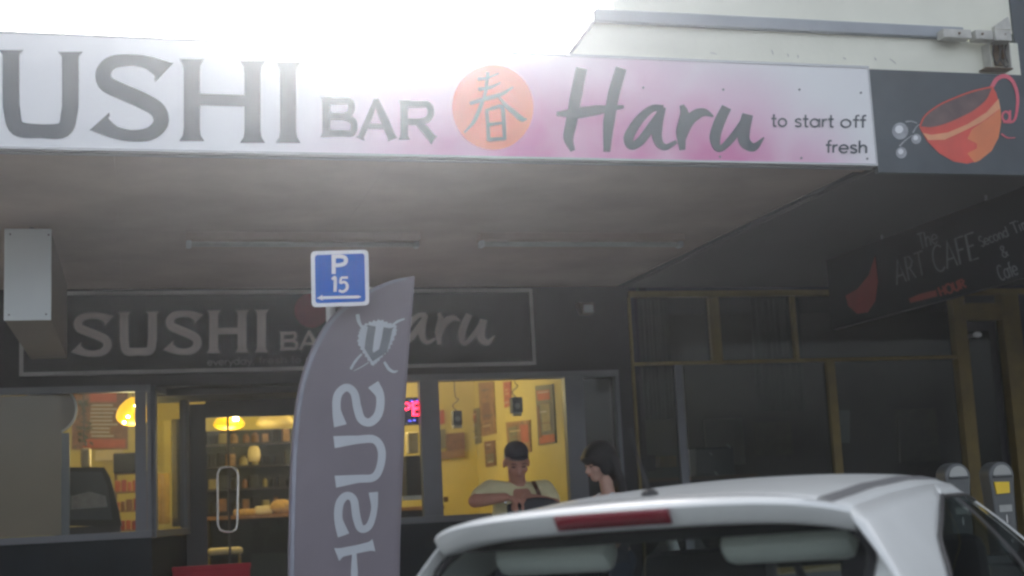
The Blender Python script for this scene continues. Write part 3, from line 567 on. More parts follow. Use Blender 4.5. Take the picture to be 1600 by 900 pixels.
# right wall posters
XW = XRW-.014
G = 'posters on the yellow wall'
def poster(name, q, m, label, bits=()):
    P = [at(x, y, X=XW) for x, y in q]; o = thing(name, tuple(P[3]), label, 'poster', G)
    MB().prism(P, (.012, 0, 0)).build('sheet', m, o)
    for i, (bq, bm_) in enumerate(bits):
        MB().prism([at(x, y, X=XW-.004-.002*i) for x, y in bq], (.002, 0, 0)).build('print_block', bm_, o)
    A_, B_, C_, D_ = [Vector(v) for v in q]
    for i in range(5):
        t0_ = .12+.17*i+random.uniform(-.02, .02); w0_, w1_ = random.uniform(.12, .3), random.uniform(.55, .88); e0_ = A_.lerp(D_, t0_); e1_ = B_.lerp(C_, t0_)
        qq = [e0_.lerp(e1_, w0_), e0_.lerp(e1_, w1_), e0_.lerp(e1_, w1_)+Vector((0, 1.5)), e0_.lerp(e1_, w0_)+Vector((0, 1.5))]
        MB().prism([at(x, y, X=XW-.014) for x, y in qq], (.001, 0, 0)).build('text_row', random.choice(['paper', 'poster_brown', 'cream_box', 'ink_black']), o)
poster('poster', [(836, 603), (863, 600), (868, 692), (841, 696)], 'poster_grey', 'tall poster with orange top and bottom, nearest the right end of the window', [([(838, 611), (858, 609), (859, 624), (840, 626)], 'poster_red'), ([(842, 681), (866, 678), (867, 690), (843, 694)], 'poster_red'), ([(838, 634), (842, 634), (846, 684), (842, 684)], 'poster_brown'), ([(845, 632), (858, 631), (861, 672), (848, 674)], 'olive_box')])
poster('poster', [(790, 660), (827, 656), (829, 706), (794, 710)], 'poster_tan', 'square brown poster just above the cap of the man', [([(812, 664), (824, 663), (826, 690), (815, 692)], 'poster_red'), ([(794, 668), (807, 666), (809, 700), (797, 702)], 'poster_grey')])
poster('banner_strip', [(786, 597), (797, 596), (797, 634), (788, 637)], 'poster_red', 'narrow orange red strip hanging high on the yellow wall')
poster('poster', [(727, 643), (748, 637), (751, 692), (731, 698)], 'poster_grey', 'brown and grey poster left of the tall tan banner', [([(729, 645), (744, 641), (745, 660), (731, 664)], 'poster_brown'), ([(734, 648), (741, 646), (742, 657), (735, 659)], 'poster_red')])
poster('poster', [(747, 598), (770, 596), (774, 677), (752, 682)], 'poster_tan', 'tall tan banner reaching the top of the right window', [([(753, 630), (765, 628), (766, 655), (755, 658)], 'poster_brown'), ([(756, 660), (764, 658), (765, 674), (757, 676)], 'wood')])
poster('poster', [(756, 690), (772, 688), (774, 727), (759, 730)], 'poster_brown', 'small dark brown poster below the tall tan banner', [([(759, 694), (770, 692), (770, 706), (760, 708)], 'wood'), ([(760, 710), (771, 708), (772, 722), (761, 724)], 'poster_grey')])
YBW = 12.6327
for q, m_, lb in (([(684, 642), (694, 640), (695, 662), (684, 664)], 'poster_red', 'little red poster at the left edge of the big pane'), ([(697, 678), (726, 675), (727, 702), (698, 706)], 'poster_brown', 'patchwork of brown photos pinned left of the posters'), ([(684, 706), (726, 702), (727, 714), (685, 718)], 'poster_tan', 'low tan notice strip under the patchwork of photos'), ([(684, 672), (696, 670), (697, 700), (685, 702)], 'poster_grey', 'narrow grey notice left of the patchwork of photos')):
    panel('poster', q, YBW-.02, m_, lb, 'poster', group=G)
# two small black speakers hanging on cords
for (px, py, w_, h_, Y, lb) in ((714, 653, 15, 22, 10.35, 'small black speaker hanging on a tangled cord, left of the posters'), (807, 633, 18, 24, 10.12, 'small black speaker hanging above the head of the man')):
    a, d = at(px-w_/2, py-h_/2, Y=Y), at(px+w_/2, py+h_/2, Y=Y); t = thing('hanging_speaker', ((a.x+d.x)/2, Y, d.z), lb, 'speaker', 'hanging speakers')
    obox('cabinet', (a.x, Y-.03, d.z), (d.x, Y+.05, a.z), 'black_gloss', t, bev=.006); mx_ = (a.x+d.x)/2
    MB().lathe((mx_, Y-.031, (a.z+d.z)/2-.008), [(.0, .004), (.016, .002), (.021, .004), (.021, 0)], 16, 'Y').build('cone', 'car_grey', t, True)
    P, _ = smooth_path([Vector((mx_, Y, a.z)), Vector((mx_-.03, Y, a.z+.04)), Vector((mx_+.02, Y+.01, a.z+.09)), Vector((mx_-.01, Y, a.z+.16)), Vector((mx_+.01, Y, 2.8024))], [1]*5)
    MB().tube(P, .004, 6).build('cord', 'cable', t, True); obox('bracket', (mx_-.035, Y-.02, d.z-.022), (mx_+.035, Y+.03, d.z-.001), 'paper', t, bev=.004)
# OPEN sign in the window
YO = YS+.09; t = thing('open_sign', tuple(at(636, 662, Y=YO)), 'red and blue lit OPEN sign in the window beside the banner', 'sign')
a, d = at(600, 622, Y=YO), at(684, 663, Y=YO); obox('case', (a.x, YO, d.z), (d.x, YO+.03, a.z), 'led_case', t, bev=.004)
k = Ink(lambda x, y: at(x, y, Y=YO), NF, .003); write(k, 'OPEN', (608, 650), (676, 647), 12.5, 3.2); 
k.build('lettering', 'led_red', t)
k = Ink(lambda x, y: at(x, y, Y=YO), NF, .003)
for px, py in ((641, 627), (650, 626), (638, 658), (645, 657), (612, 628), (622, 658)): k.stroke([(px, py), (px+2.5, py-1), (px+4, py+1)], 1.6)
k.build('led_dashes', 'led_blue', t)
# left window display
t = thing('bright_arc_disc', tuple(at(78, 680, Y=9.775)), 'made-up round disc whose white rim stands for a bright arc, half hidden by the frosted film', 'mirror')
c = at(78, 640, Y=9.775); rr = 41*mpp(c)
MB().lathe(c, [(.001, .012), (rr-.012, .012), (rr-.012, -.006), (.001, -.006)], 40, 'Y').build('disc', 'film', t, True)
MB().lathe(c, [(rr-.014, .018), (rr, .018), (rr, -.008), (rr-.014, -.008), (rr-.014, .018)], 40, 'Y').build('rim', 'white_print', t, True)  # white rim put in for a bright arc on the window
obox('wall_hook', (c.x-.01, 9.783, c.z+rr-.03), (c.x+.01, 9.798, zt), 'trim_grey', t)
t = thing('menu_board', tuple(at(150, 700, Y=12.604)), 'dark menu board with pale rows of writing and orange edges', 'menu board')
q = lambda pts, d: [at(x, y, Y=12.604-d) for x, y in pts]
MB().prism(q(rect(112, 600, 200, 702), 0), (0, .02, 0)).build('board', 'poster_brown', t)
MB().prism(q(rect(140, 612, 182, 628), .006), (0, .004, 0)).build('heading', 'poster_red', t); MB().prism(q(rect(130, 686, 196, 700), .006), (0, .004, 0)).build('footer', 'poster_red', t)
for i in range(9):
    y = 632+i*6; x1 = 176+random.uniform(-6, 8); MB().prism(q(rect(141+random.uniform(-1, 2), y, x1, y+2.4), .006), (0, .003, 0)).build('text_row', 'paper', t)
t = thing('hanging_plant', tuple(at(131, 690, Y=11.73)), 'dark trailing plant hanging in front of the menu board', 'plant')
mb = MB()
for i in range(70):
    c = at(131+random.gauss(0, 5), 622+random.random()*72, Y=11.73+random.gauss(0, .03)); a = random.random()*6.28; l = .03+.03*random.random(); dz = random.uniform(-.05, .0)
    mb.add([c, c+Vector((l*.5*math.cos(a)-.012, l*.5*math.sin(a), dz*.4)), c+Vector((l*math.cos(a), l*math.sin(a), dz)), c+Vector((l*.5*math.cos(a)+.012, l*.5*math.sin(a), dz*.4+.01))], [(0, 1, 2, 3)])
mat('leaf_dark', (.035, .055, .02), .6); mb.build('foliage', 'leaf_dark', t, recalc=False)
MB().tube([at(131, 690, Y=11.73), Vector((at(131, 690, Y=11.73).x, 11.73, 2.8028))], .006, 6).build('stem', 'cable', t)
def ibox(name, x0, y0, x1, y1, Y, dep, m, label, cat, bev=.008, group=None):
    a, d = at(x0, y0, Y=Y), at(x1, y1, Y=Y); return obox(name, (a.x, Y, d.z), (d.x, Y+dep, a.z), m, bev=bev, label=label, cat=cat, group=group)
zsh = zbm-.03
t = thing('window_ledge', (-1, 9.89, zbm-.1), 'narrow dark ledge inside the left window', 'shelf'); obox('board', (XL+.02, YS+.17, zbm-.09), (xbay-.03, 10.2925, zbm-.05), 'wood', t); obox('support', (XL+.02, 10.005, ZP+.02), (xbay-.1, 10.051, zbm-.0901), 'wood', t)
# curved glass display case
Yc = 10.35; t = thing('display_case', tuple(at(150, 830, Y=Yc)), 'dark curved-front glass display case behind the left window', 'display case')
pr = [(86, 730), (163, 730), (172, 745), (180, 775), (186, 800), (190, 822), (86, 822)]
MB().prism([at(x, y, Y=Yc) for x, y in pr], (0, .5, 0)).build('cabinet', 'cafe_dark', t)
MB().prism([at(x, y, Y=Yc-.006) for x, y in ((90, 737), (159, 737), (168, 760), (176, 812), (90, 812))], (0, .004, 0)).build('glass_front', 'slate_panel', t)
MB().prism([at(x, y, Y=Yc-.012) for x, y in ((111, 775), (140, 768), (165, 775), (168, 792), (111, 796))], (0, .004, 0)).build('tray', 'drop_grey', t)
a = at(86, 824, Y=Yc); obox('base', (a.x, Yc+.01, ZP+.02), (at(188, 824, Y=Yc).x, Yc+.49, at(140, 822.5, Y=Yc).z), 'frame_dark', t)
ibox('cream_jar', 126, 700, 142, 730, 10.5225, .08, 'cream_box', 'cream jar standing on the display case', 'jar', .02)
ibox('till', 177, 708, 213, 738, 11.385, .25, 'black_gloss', 'black till on the counter behind the window mullion', 'till', .01)
t = thing('packet_shelf', tuple(at(195, 828, Y=11.5)), 'shelf of red packets left of the mullion', 'shelf')
a, d = at(178, 738, Y=11.5), at(233, 826, Y=11.5)
for i in range(4):
    z = d.z+(a.z-d.z)*i/3; obox('shelf_board', (a.x, 11.5, z-.012), (d.x, 11.845, z), 'wood', t)
for i in range(3):
    z = d.z+(a.z-d.z)*i/3; x = a.x+.008
    while x < d.x-.05:
        ww = random.uniform(.03, .055); hh = random.uniform(.06, .095); obox('packet', (x, 11.523, z), (x+ww, 11.638, z+hh), random.choice(['red_pack', 'red_pack', 'poster_red', 'poster_brown']), t, bev=.006); x += ww+.006
for xx in (a.x, d.x-.02): obox('upright', (xx, 11.8461, ZP+.02), (xx+.02, 11.868, a.z), 'wood', t)
ibox('amber_crate', 239, 740, 266, 818, 11.04, .3, 'amber_box', 'tall amber carton seen through the angled pane', 'carton', .008)
ibox('dark_cabinet', 268, 655, 292, 822, 11.04, .2, 'frame_dark', 'dark upright cabinet seen through the angled pane', 'cabinet', .008)
ibox('cream_sign_strip', 148, 704, 192, 719, 12.535, .02, 'cream_box', 'cream strip below the menu board', 'sign', .004)
# counter and goods behind the door
Yk = 11.73; a, d = at(324, 800, Y=Yk), at(640, 815, Y=Yk)
t = thing('serving_counter', (a.x+.6, Yk, ZP+.02), 'dark serving counter behind the glass door', 'counter'); obox('top', (a.x, Yk-.05, a.z-.07), (d.x+.3, Yk+.5, a.z-.04), 'wood', t); obox('front', (a.x+.02, Yk, ZP+.02), (d.x+.28, Yk+.45, a.z-.0702), 'wall_navy', t)
zk_ = a.z-.04
for i, (px, w_, hh, m_, nm, lb) in enumerate(((382, 34, .05, 'tan_food', 'food_tray', 'tray of tan food left on the counter behind the door'), (412, 26, .07, 'cream_box', 'food_tray', 'cream tub on the counter behind the door'), (440, 36, .10, 'tan_food', 'food_bag', 'plump tan bag on the counter next to the banner'), (455, 20, .04, 'red_plastic', 'food_tray', 'red tray on the counter next to the banner'))):
    c = at(px, 800, Y=Yk+.06+.11*(i % 2)); r_ = w_*mpp(c)/2
    if hh > .08: MB().ell((c.x, c.y, zk_+hh*.55), (r_, .07, hh*.62)).build(nm, m_, None, 'all', label=lb, cat='food')
    else: MB().bbox((c.x-r_, c.y-.05, zk_), (c.x+r_, c.y+.05, zk_+hh), .015).build(nm, m_, None, True, label=lb, cat='food')
ys_ = 12.3625; t = thing('wall_shelf', tuple(at(390, 790, Y=ys_)), 'dark shelf unit of jars and boxes behind the counter', 'shelf')
a, d = at(322, 690, Y=ys_), at(470, 790, Y=ys_)
obox('back', (a.x, ys_+.18, d.z-.2), (d.x, ys_+.2, a.z+.1), 'cafe_dark', t)
for i in range(4):
    z = d.z+(a.z-d.z)*i/3-.02; obox('shelf_board', (a.x, ys_, z-.015), (d.x, ys_+.18, z), 'frame_dark', t)
    x = a.x+.02
    while x < d.x-.07:
        ww = random.uniform(.05, .085); hh = random.uniform(.07, .12); mm_ = random.choice(['olive_box', 'poster_tan', 'cafe_dark', 'black_gloss', 'black_gloss', 'wood', 'black_gloss', 'cafe_dark', 'poster_brown'])
        if random.random() < .5: obox('packet', (x, ys_+.03, z), (x+ww, ys_+.12, z+hh), mm_, t, bev=.006)
        else: MB().lathe((x+ww/2, ys_+.07, z), [(.001, 0), (ww*.45, 0), (ww*.45, hh*.7), (ww*.25, hh*.85), (ww*.25, hh), (.001, hh)], 14).build('jar', mm_, t, True)
        x += ww+random.uniform(.01, .04)
MB().box((a.x, ys_+.201, ZP+.02), (d.x, ys_+.22, d.z-.1)).build('support', 'frame_dark', t)
c = at(397, 710, Y=11.96); MB().lathe(c-Vector((0, 0, .06)), [(.001, 0), (.045, 0), (.055, .05), (.05, .1), (.03, .13), (.001, .135)], 18).build('paper_lantern', 'cream_box', None, 'all', label='small pale lantern ornament in front of the shelf behind the door', cat='ornament')
# red crate and chrome stool just inside the door
a, d = at(270, 887, Y=9.85), at(392, 960, Y=9.85)
t = thing('red_crate', ((a.x+d.x)/2, 9.95, ZP), 'red plastic crate standing before the glass door', 'crate'); obox('front', (a.x, 9.85, ZP+.02), (d.x, 9.87, a.z), 'red_plastic', t, bev=.006); obox('body', (a.x+.004, 9.871, ZP), (d.x-.004, 10.1, a.z-.012), 'red_plastic', t); obox('rim', (a.x-.006, 9.842, a.z-.03), (d.x+.006, 9.8495, a.z+.004), 'red_plastic', t, bev=.003)
t = thing('chrome_stool', (at(352, 890, Y=10.695).x, 10.9825, ZP+.02), 'chrome tube stool with cream seat behind the door handle', 'stool')
c = at(352, 862, Y=10.9825); obox('seat', (c.x-.13, 10.8905, c.z-.02), (c.x+.13, 11.0975, c.z+.03), 'cream_box', t, bev=.02)
for sx in (-.115, .115):
    for sy in (10.9135, 11.0745): MB().tube([(c.x+sx, sy, c.z-.021), (c.x+sx*1.1, sy, ZP+.021)], .011, 8).build('leg', 'chrome', t, True)
# right window counter bits
ibox('grey_appliance', 634, 712, 664, 775, 10.695, .3, 'black_gloss', 'dark appliance below the OPEN sign', 'appliance', .01)
ibox('appliance_shelf', 630, 775, 668, 780, 10.6375, .4, 'steel', 'thin steel shelf under the dark appliance', 'shelf', .003)
ibox('cream_packet', 637, 675, 655, 708, 10.81, .1, 'cream_box', 'cream packet between the OPEN sign and the dark appliance', 'packet', .01)
t = thing('bar_ledge', (2.1, 9.89, zbm-.08), 'plain ledge inside the right window', 'shelf'); obox('board', (xdr+.14, YS+.17, zbm-.09), (XRW-.01, 10.0625, zbm-.05), 'wood', t); obox('support', (xdr+.2, 9.89, ZP+.021), (XRW-.05, 9.936, zbm-.0901), 'wood', t)
ibox('brown_knob', 694, 776, 701, 784, 9.89, .03, 'wood', 'tiny brown knob at the left foot of the big pane', 'ornament', .006)

# ------------------------------------------------------------------ P 15 sign, banner, parking meter (kerb side)
YPS = 6.05; fp = lambda x, y: at(x, y, Y=YPS); base = fp(531, 600); px_ = base.x
ps = thing('parking_sign', (px_, YPS, ZP), 'blue and white P 15 parking sign on a post behind the banner', 'sign')
def rrect(c, rad, n=5):
    out = []; m_ = len(c)
    for i in range(m_):
        p = Vector(c[i]); a = (Vector(c[i-1])-p).normalized()*rad; b_ = (Vector(c[(i+1) % m_])-p).normalized()*rad
        for k_ in range(n+1):
            t_ = k_/n; out.append((p+a)*(1-t_)**2+p*2*t_*(1-t_)+(p+b_)*t_*t_)
    return out
co = [(485.5, 392.5), (575.5, 390), (577, 477), (487, 480)]
MB().prism([fp(*p) for p in rrect(co, 8)], (0, .004, 0)).build('plate', 'white_print', ps)
ci = [(492, 398.5), (569.5, 396), (571, 471.5), (493, 474)]
Ink(fp, NF, .0012, thick=.001).poly(rrect(ci, 5)).build('blue_field', 'sign_blue', ps)
k = Ink(fp, NF, .0025, .0002, .001); zp = lambda x, y: (470+x/7.5, 380+y/7.5)
k.stroke([zp(*p) for p in ((383, 135), (385, 250), (384, 362))], [6.4, 6.2, 6.4]); k.stroke([zp(*p) for p in ((385, 160), (460, 155), (515, 170), (528, 205), (510, 240), (450, 258), (385, 258))], [6, 6, 6, 6.4, 6, 6, 6])
k.build('letter', 'white_print', ps); k = Ink(fp, NF, .0025, .0002, .001)
k.stroke([zp(*p) for p in ((365, 425), (400, 400), (403, 480), (400, 570))], [4, 4.6, 5, 5]); k.build('digit', 'white_print', ps); k = Ink(fp, NF, .0025, .0002, .001); k.stroke([zp(*p) for p in ((550, 403), (470, 405))], 3.6, curve=False); k.stroke([zp(*p) for p in ((472, 405), (464, 465), (510, 455), (542, 490), (535, 540), (490, 568), (445, 555))], [3.6, 3.6, 4, 4.6, 4.6, 4, 3.6])
k.build('digit', 'white_print', ps); k = Ink(fp, NF, .0025, .0002, .001)
k.stroke([zp(*p) for p in ((240, 640), (450, 635), (670, 630), (705, 628))], [4.6, 4.4, 4.4, 1.2], curve=False); k.poly([zp(185, 645), zp(255, 605), zp(245, 640), zp(258, 672)]); k.build('arrow', 'white_print', ps)
YPO = 6.28
MB().tube([(px_, YPO, ZP), (px_, YPO, fp(531, 394).z)], .022, 12).build('post', 'sign_back', ps, True)
for yy in (405, 462): 
    z = fp(531, yy).z; obox('bracket', (px_-.025, YPS+.0045, z-.012), (px_+.025, YPO-.005, z+.012), 'sign_back', ps)
# feather banner
YFL = 6.18
LE = [(648, 432), (608, 441), (562, 463), (520, 496), (492, 540), (474, 588), (464, 640), (459, 700), (456, 760), (454, 830), (453, 900), (452, 980), (451, 1040)]
Lp, _ = smooth_path(LE, [1]*13, n=8)
def edge_l(y):
    for p_, q_ in zip(Lp, Lp[1:]):
        if p_.y <= y <= q_.y: return p_.x+(q_.x-p_.x)*(y-p_.y)/max(1e-6, q_.y-p_.y)
    return Lp[-1].x if y > Lp[-1].y else Lp[0].x
def wave(x, y): return min(1, max(.12, (y-560)/150))*(.016*math.sin((x-450)/190*4.2+(y-430)/150)+.006*math.sin((y-400)/38+(x-450)/60))+.0035*math.sin(y/9.+x/14.)*max(0, 1-abs(x-edge_l(y)-8)/26)
ffl = lambda x, y: (lambda p: Vector((p.x, p.y+wave(x, y), p.z)))(at(x, y, Y=YFL))
LE = [(648, 432), (608, 441), (562, 463), (520, 496), (492, 540), (474, 588), (464, 640), (459, 700), (456, 760), (454, 830), (453, 900), (452, 980), (451, 1040)]
RE = [(648, 432), (645, 470), (641, 520), (637, 575), (633, 630), (631, 680), (629, 740), (627.5, 800), (626, 850), (625, 900), (624, 950), (623, 1000), (622, 1040)]
fb = thing('feather_banner', (ffl(470, 1040).x, YFL, ZP), 'tall purple-grey feather banner with mirrored SUSHI lettering in front of the shop', 'banner')
def edge_x(y):
    for i in range(len(RE)-1):
        if RE[i][1] <= y <= RE[i+1][1]: t_ = (y-RE[i][1])/(RE[i+1][1]-RE[i][1]); return RE[i][0]*(1-t_)+RE[i+1][0]*t_
    return RE[-1][0]
rows = []
for p in Lp:
    xr_ = edge_x(p.y); rows.append([ffl(p.x+(xr_-p.x)*(j/24)**1.25, p.y) for j in range(25)])
mbf = MB().grid(rows); fo = mbf.build('cloth', 'flag_cloth', fb, 'all', recalc=False)
sm = fo.modifiers.new('thickness', 'SOLIDIFY'); sm.thickness = .0016; sm.offset = 0
hr = [[ffl(min(p.x+.3, edge_x(p.y)), p.y)+Vector((0, -.0035, 0)), ffl(min(p.x+6.5, edge_x(p.y)), p.y+1.5)+Vector((0, -.0035, 0))] for p in Lp[3:]]; MB().grid(hr).build('pole_sleeve', 'flag_sleeve', fb, 'all', recalc=False)
P = [ffl(p.x, p.y) for p in Lp]; bot = P[-1]; P += [Vector((bot.x, YFL, bot.z-.25)), Vector((bot.x, YFL, ZP+.04))]
MB().tube([q_+Vector((-.004, .003, 0)) for q_ in P], [.003]*3+[.004]*10+[.0055]*(len(P)-13), 8).build('pole', 'flag_cloth', fb, True)
for a_ in (0, 1): MB().bbox((bot.x-(.3 if a_ else .025), YFL-(.025 if a_ else .2), ZP), (bot.x+(.3 if a_ else .025), YFL+(.025 if a_ else .2), ZP+.02+.004*a_), .006).build('base_bar', 'pole_black', fb)
MB().lathe((bot.x, YFL, ZP+.0205), [(.03, 0), (.03, .03), (.012, .07), (.001, .07)], 14).build('ground_socket', 'pole_black', fb, True)
zf = lambda x, y: (440+x/2.8125, 580+y/2.8125)
for st, wd in ((((258, 240), (242, 170), (247, 105), (283, 72), (318, 95), (332, 160), (350, 212), (388, 225), (425, 185), (432, 110), (402, 58)), (20, 13, 13, 12, 12, 13, 13, 13, 13, 13, 19)),
               (((230, 312), (330, 302), (405, 302), (436, 350), (428, 425), (398, 468), (330, 474), (234, 486)), (19, 13, 12.5, 12.5, 12, 12, 12.5, 19)),
               (((270, 722), (247, 650), (252, 582), (281, 548), (313, 565), (326, 640), (347, 692), (384, 678), (405, 605), (400, 532)), (19, 13, 13, 12, 12, 13, 12, 11, 10, 15))):
    Ink(ffl, NF, .003, thick=.0012).stroke([zf(*p) for p in st], list(wd)).build('letter', 'flag_print', fb)
k = Ink(ffl, NF, .003, thick=.0012); k.stroke([zf(*p) for p in ((240, 805), (265, 796), (330, 782), (385, 770), (405, 765))], [22, 14, 13, 14, 20]); k.stroke([zf(*p) for p in ((318, 785), (318, 880), (320, 1000))], [6, 11, 9]); k.stroke([zf(*p) for p in ((242, 1012), (330, 1000), (405, 992))], [20, 13, 20]); k.build('letter', 'flag_print', fb)
k = Ink(ffl, NF, .003, thick=.0012); k.stroke([zf(*p) for p in ((245, 1090), (330, 1080), (400, 1074))], [20, 13, 20]); k.build('letter', 'flag_print', fb)
ze = lambda x, y: (540+x/6.425, 480+y/6.425)
em = Ink(ffl, NF, .004, thick=.001)
sp = []
base_p = ((180, 178), (260, 145), (350, 128), (430, 160), (505, 180), (510, 250), (470, 350), (430, 430), (380, 480), (320, 550), (270, 592), (210, 510), (165, 440), (120, 360), (130, 265), (150, 215))
for i in range(len(base_p)):
    p, q_ = Vector(base_p[i]), Vector(base_p[(i+1) % len(base_p)])
    for j in range(4):
        m_ = p.lerp(q_, j/4); d_ = (m_-Vector((315, 340))).normalized(); sp.append(ze(*(m_+d_*(10 if j % 2 else -8))))
em.poly(sp); emo = em.build('emblem_shield', 'flag_print', fb)
k = Ink(ffl, NF, .008, thick=.001)
k.stroke([ze(*p) for p in ((262, 190), (240, 320), (228, 425))], [12, 12.5, 12.5], curve=False); k.stroke([ze(*p) for p in ((422, 212), (400, 330), (368, 452))], [14, 13, 12.5], curve=False); k.poly([ze(192, 420), ze(262, 420), ze(275, 460), ze(340, 420), ze(400, 445), ze(385, 470), ze(268, 545)]); k.poly([ze(200, 190), ze(232, 180), ze(240, 205)]); k.poly([ze(440, 215), ze(485, 205), ze(430, 250)]); k.build('emblem_letter', 'flag_grey', emo)
for st, wd in ((((118, 72), (130, 140), (165, 215)), (6, 6, 3)), (((455, 190), (520, 145), (590, 118)), (3, 4, 2.5)), (((160, 470), (95, 545), (48, 625)), (3, 4, 4)), (((230, 555), (150, 605), (80, 640)), (1.5, 1.5, 1)), (((385, 550), (430, 620), (480, 650), (520, 640)), (4, 5, 4, 2))):
    Ink(ffl, NF, .006, thick=.001).stroke([ze(*p) for p in st], list(wd)).build('blade', 'flag_print', emo)

# twin parking meter
YM = 6.23; fm = lambda x, y: at(x, y, Y=YM); cR, cL = fm(1557, 745), fm(1489, 747); mc = (cR+cL)/2
pm_ = thing('parking_meter', (mc.x, YM, ZP), 'grey twin parking meter with a yellow label, half hidden by the white car', 'parking meter')
MB().tube([(mc.x, YM, ZP), (mc.x, YM, .95)], .03, 14).build('post', 'meter_grey', pm_, True); MB().bbox((cL.x-.03, YM-.03, .95), (cR.x+.03, YM+.03, 1.0), .012).build('yoke', 'meter_grey', pm_); MB().lathe((mc.x, YM, ZP), [(.09, 0), (.09, .015), (.035, .02)], 16).build('base_plate', 'meter_grey', pm_, True)
for c in (cL, cR):
    hw = 22.5*mpp(c); z1 = c.z+.004; dep = .05
    out = [(-hw*.72, 1.0), (hw*.72, 1.0), (hw*.8, 1.14), (hw*.86, z1-.09), (hw*.98, z1)]+[(hw*math.cos(R(a_)), z1+hw*.98*math.sin(R(a_))) for a_ in range(15, 180, 15)]+[(-hw*.98, z1), (-hw*.86, z1-.09), (-hw*.8, 1.14)]
    hd = MB().prism([(c.x+x, YM-dep, z) for x, z in out], (0, 2*dep, 0)).build('head', 'meter_grey', pm_, True)
    bv = hd.modifiers.new('bevel', 'BEVEL'); bv.width = .012; bv.segments = 3; bv.limit_method = 'ANGLE'
    MB().prism([(c.x+hw*.72*math.cos(R(a_)), YM-dep-.003, z1+.004+hw*.70*math.sin(R(a_))) for a_ in range(0, 181, 15)], (0, .002, 0)).build('window', 'meter_face', hd)
    obox('brow', (c.x-hw*.75, YM-dep-.014, z1-.006), (c.x+hw*.75, YM-dep-.0005, z1+.002), 'meter_grey', hd, bev=.003)
    obox('coin_slot', (c.x-.004, YM-dep-.004, 1.16), (c.x+.004, YM-dep-.0005, 1.20), 'chrome', hd)
    obox('tariff_plate', (c.x-hw*.5, YM-dep-.003, 1.215), (c.x+hw*.5, YM-dep-.0005, 1.25), 'meter_face', hd)
    MB().lathe((c.x+hw*.2, YM-dep-.001, 1.07), [(.001, .012), (.010, .012), (.012, 0)], 12, 'Y').build('coin_knob', 'chrome', hd, True)
ql = [(1554, 753), (1577, 752.5), (1578, 770), (1558, 772)]
MB().prism([at(x, y, Y=YM-.062) for x, y in ql], (0, .008, 0)).build('yellow_label', 'meter_yellow', pm_)

# ------------------------------------------------------------------ cafe on the right
cf = thing('art_cafe', (5, YS, ZP), 'dim cafe front with mustard yellow window frames on the right', 'building')
x0c = XP1+.105; jx0, jx1 = f(1493, 560).x, f(1512, 560).x; dxr = f(1570, 560).x; zt_c = f(1100, 455).z; ztr = f(1050, 568).z
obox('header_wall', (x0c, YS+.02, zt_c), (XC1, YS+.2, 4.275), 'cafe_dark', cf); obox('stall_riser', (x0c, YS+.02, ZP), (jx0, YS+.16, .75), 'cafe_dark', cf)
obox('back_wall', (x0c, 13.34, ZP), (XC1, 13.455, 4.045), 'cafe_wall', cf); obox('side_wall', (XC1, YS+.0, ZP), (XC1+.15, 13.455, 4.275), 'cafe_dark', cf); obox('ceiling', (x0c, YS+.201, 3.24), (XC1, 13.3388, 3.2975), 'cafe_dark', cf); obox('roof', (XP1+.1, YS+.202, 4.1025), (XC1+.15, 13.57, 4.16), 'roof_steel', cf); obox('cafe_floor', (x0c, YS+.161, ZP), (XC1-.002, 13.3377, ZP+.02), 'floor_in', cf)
def cfr(name, xa, ya, xb, yb, d=.03, m_='yellow_frame'):
    a, b_ = f(xa, ya), f(xb, yb); return obox(name, (a.x, YS-d, b_.z), (b_.x, YS+.05, a.z), m_, cf)
xq0, xq1 = f(990, 600).x, f(1512, 600).x
obox('top_rail', (xq0, YS-.03, f(1100, 464).z), (XC1-.01, YS+.05, zt_c), 'yellow_frame', cf); obox('transom', (xq0+.0, YS-.026, ztr-.012), (jx0, YS+.046, ztr+.012), 'yellow_frame', cf); obox('bottom_rail', (xq0, YS-.03, .751), (jx0, YS+.05, .80), 'yellow_frame', cf)
for xa, xb, za, zb_ in ((988, 991, .801, f(1000, 465).z), (1114, 1130, ztr+.0125, f(1100, 465).z), (1292, 1304, .801, ztr-.0125), (1244, 1250, ztr+.0125, f(1100, 465).z)):
    obox('mullion', (f(xa, 600).x, YS-.028, za), (f(xb, 600).x, YS+.044, zb_), 'yellow_frame', cf)
obox('mullion', (f(1059, 660).x, YS-.01, .801), (f(1071, 660).x, YS+.04, ztr-.0125), 'frame_grey', cf)
obox('door_jamb', (jx0+.001, YS-.034, ZP), (jx1, YS+.056, f(1100, 464.5).z), 'yellow_frame', cf); obox('door_jamb', (dxr, YS-.034, ZP), (dxr+.16, YS+.056, f(1100, 464.5).z), 'yellow_frame', cf)
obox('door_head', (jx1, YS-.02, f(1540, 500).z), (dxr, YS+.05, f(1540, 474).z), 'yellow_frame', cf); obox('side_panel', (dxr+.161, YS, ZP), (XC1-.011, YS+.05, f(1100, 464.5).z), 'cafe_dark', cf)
for xa, xb, za, zb_ in ((991, 1114, ztr+.01, f(1000, 464).z), (1130, 1244, ztr+.01, f(1000, 464).z), (1250, 1492, ztr+.01, f(1000, 464).z), (991, 1059, .80, ztr-.01), (1071, 1292, .80, ztr-.01), (1304, 1492, .80, ztr-.01)):
    obox('pane', (f(xa, 600).x-.003, YS+.004, za), (f(xb, 600).x+.003, YS+.010, zb_), 'pane_dark', cf)
dr = obox('door', (jx1+.002, YS+.08, ZP+.01), (dxr-.002, YS+.12, f(1540, 500).z), 'frame_dark', cf)
obox('door_pane', (jx1+.07, YS+.074, .9), (dxr-.07, YS+.0795, f(1540, 515).z), 'pane_dark', dr)
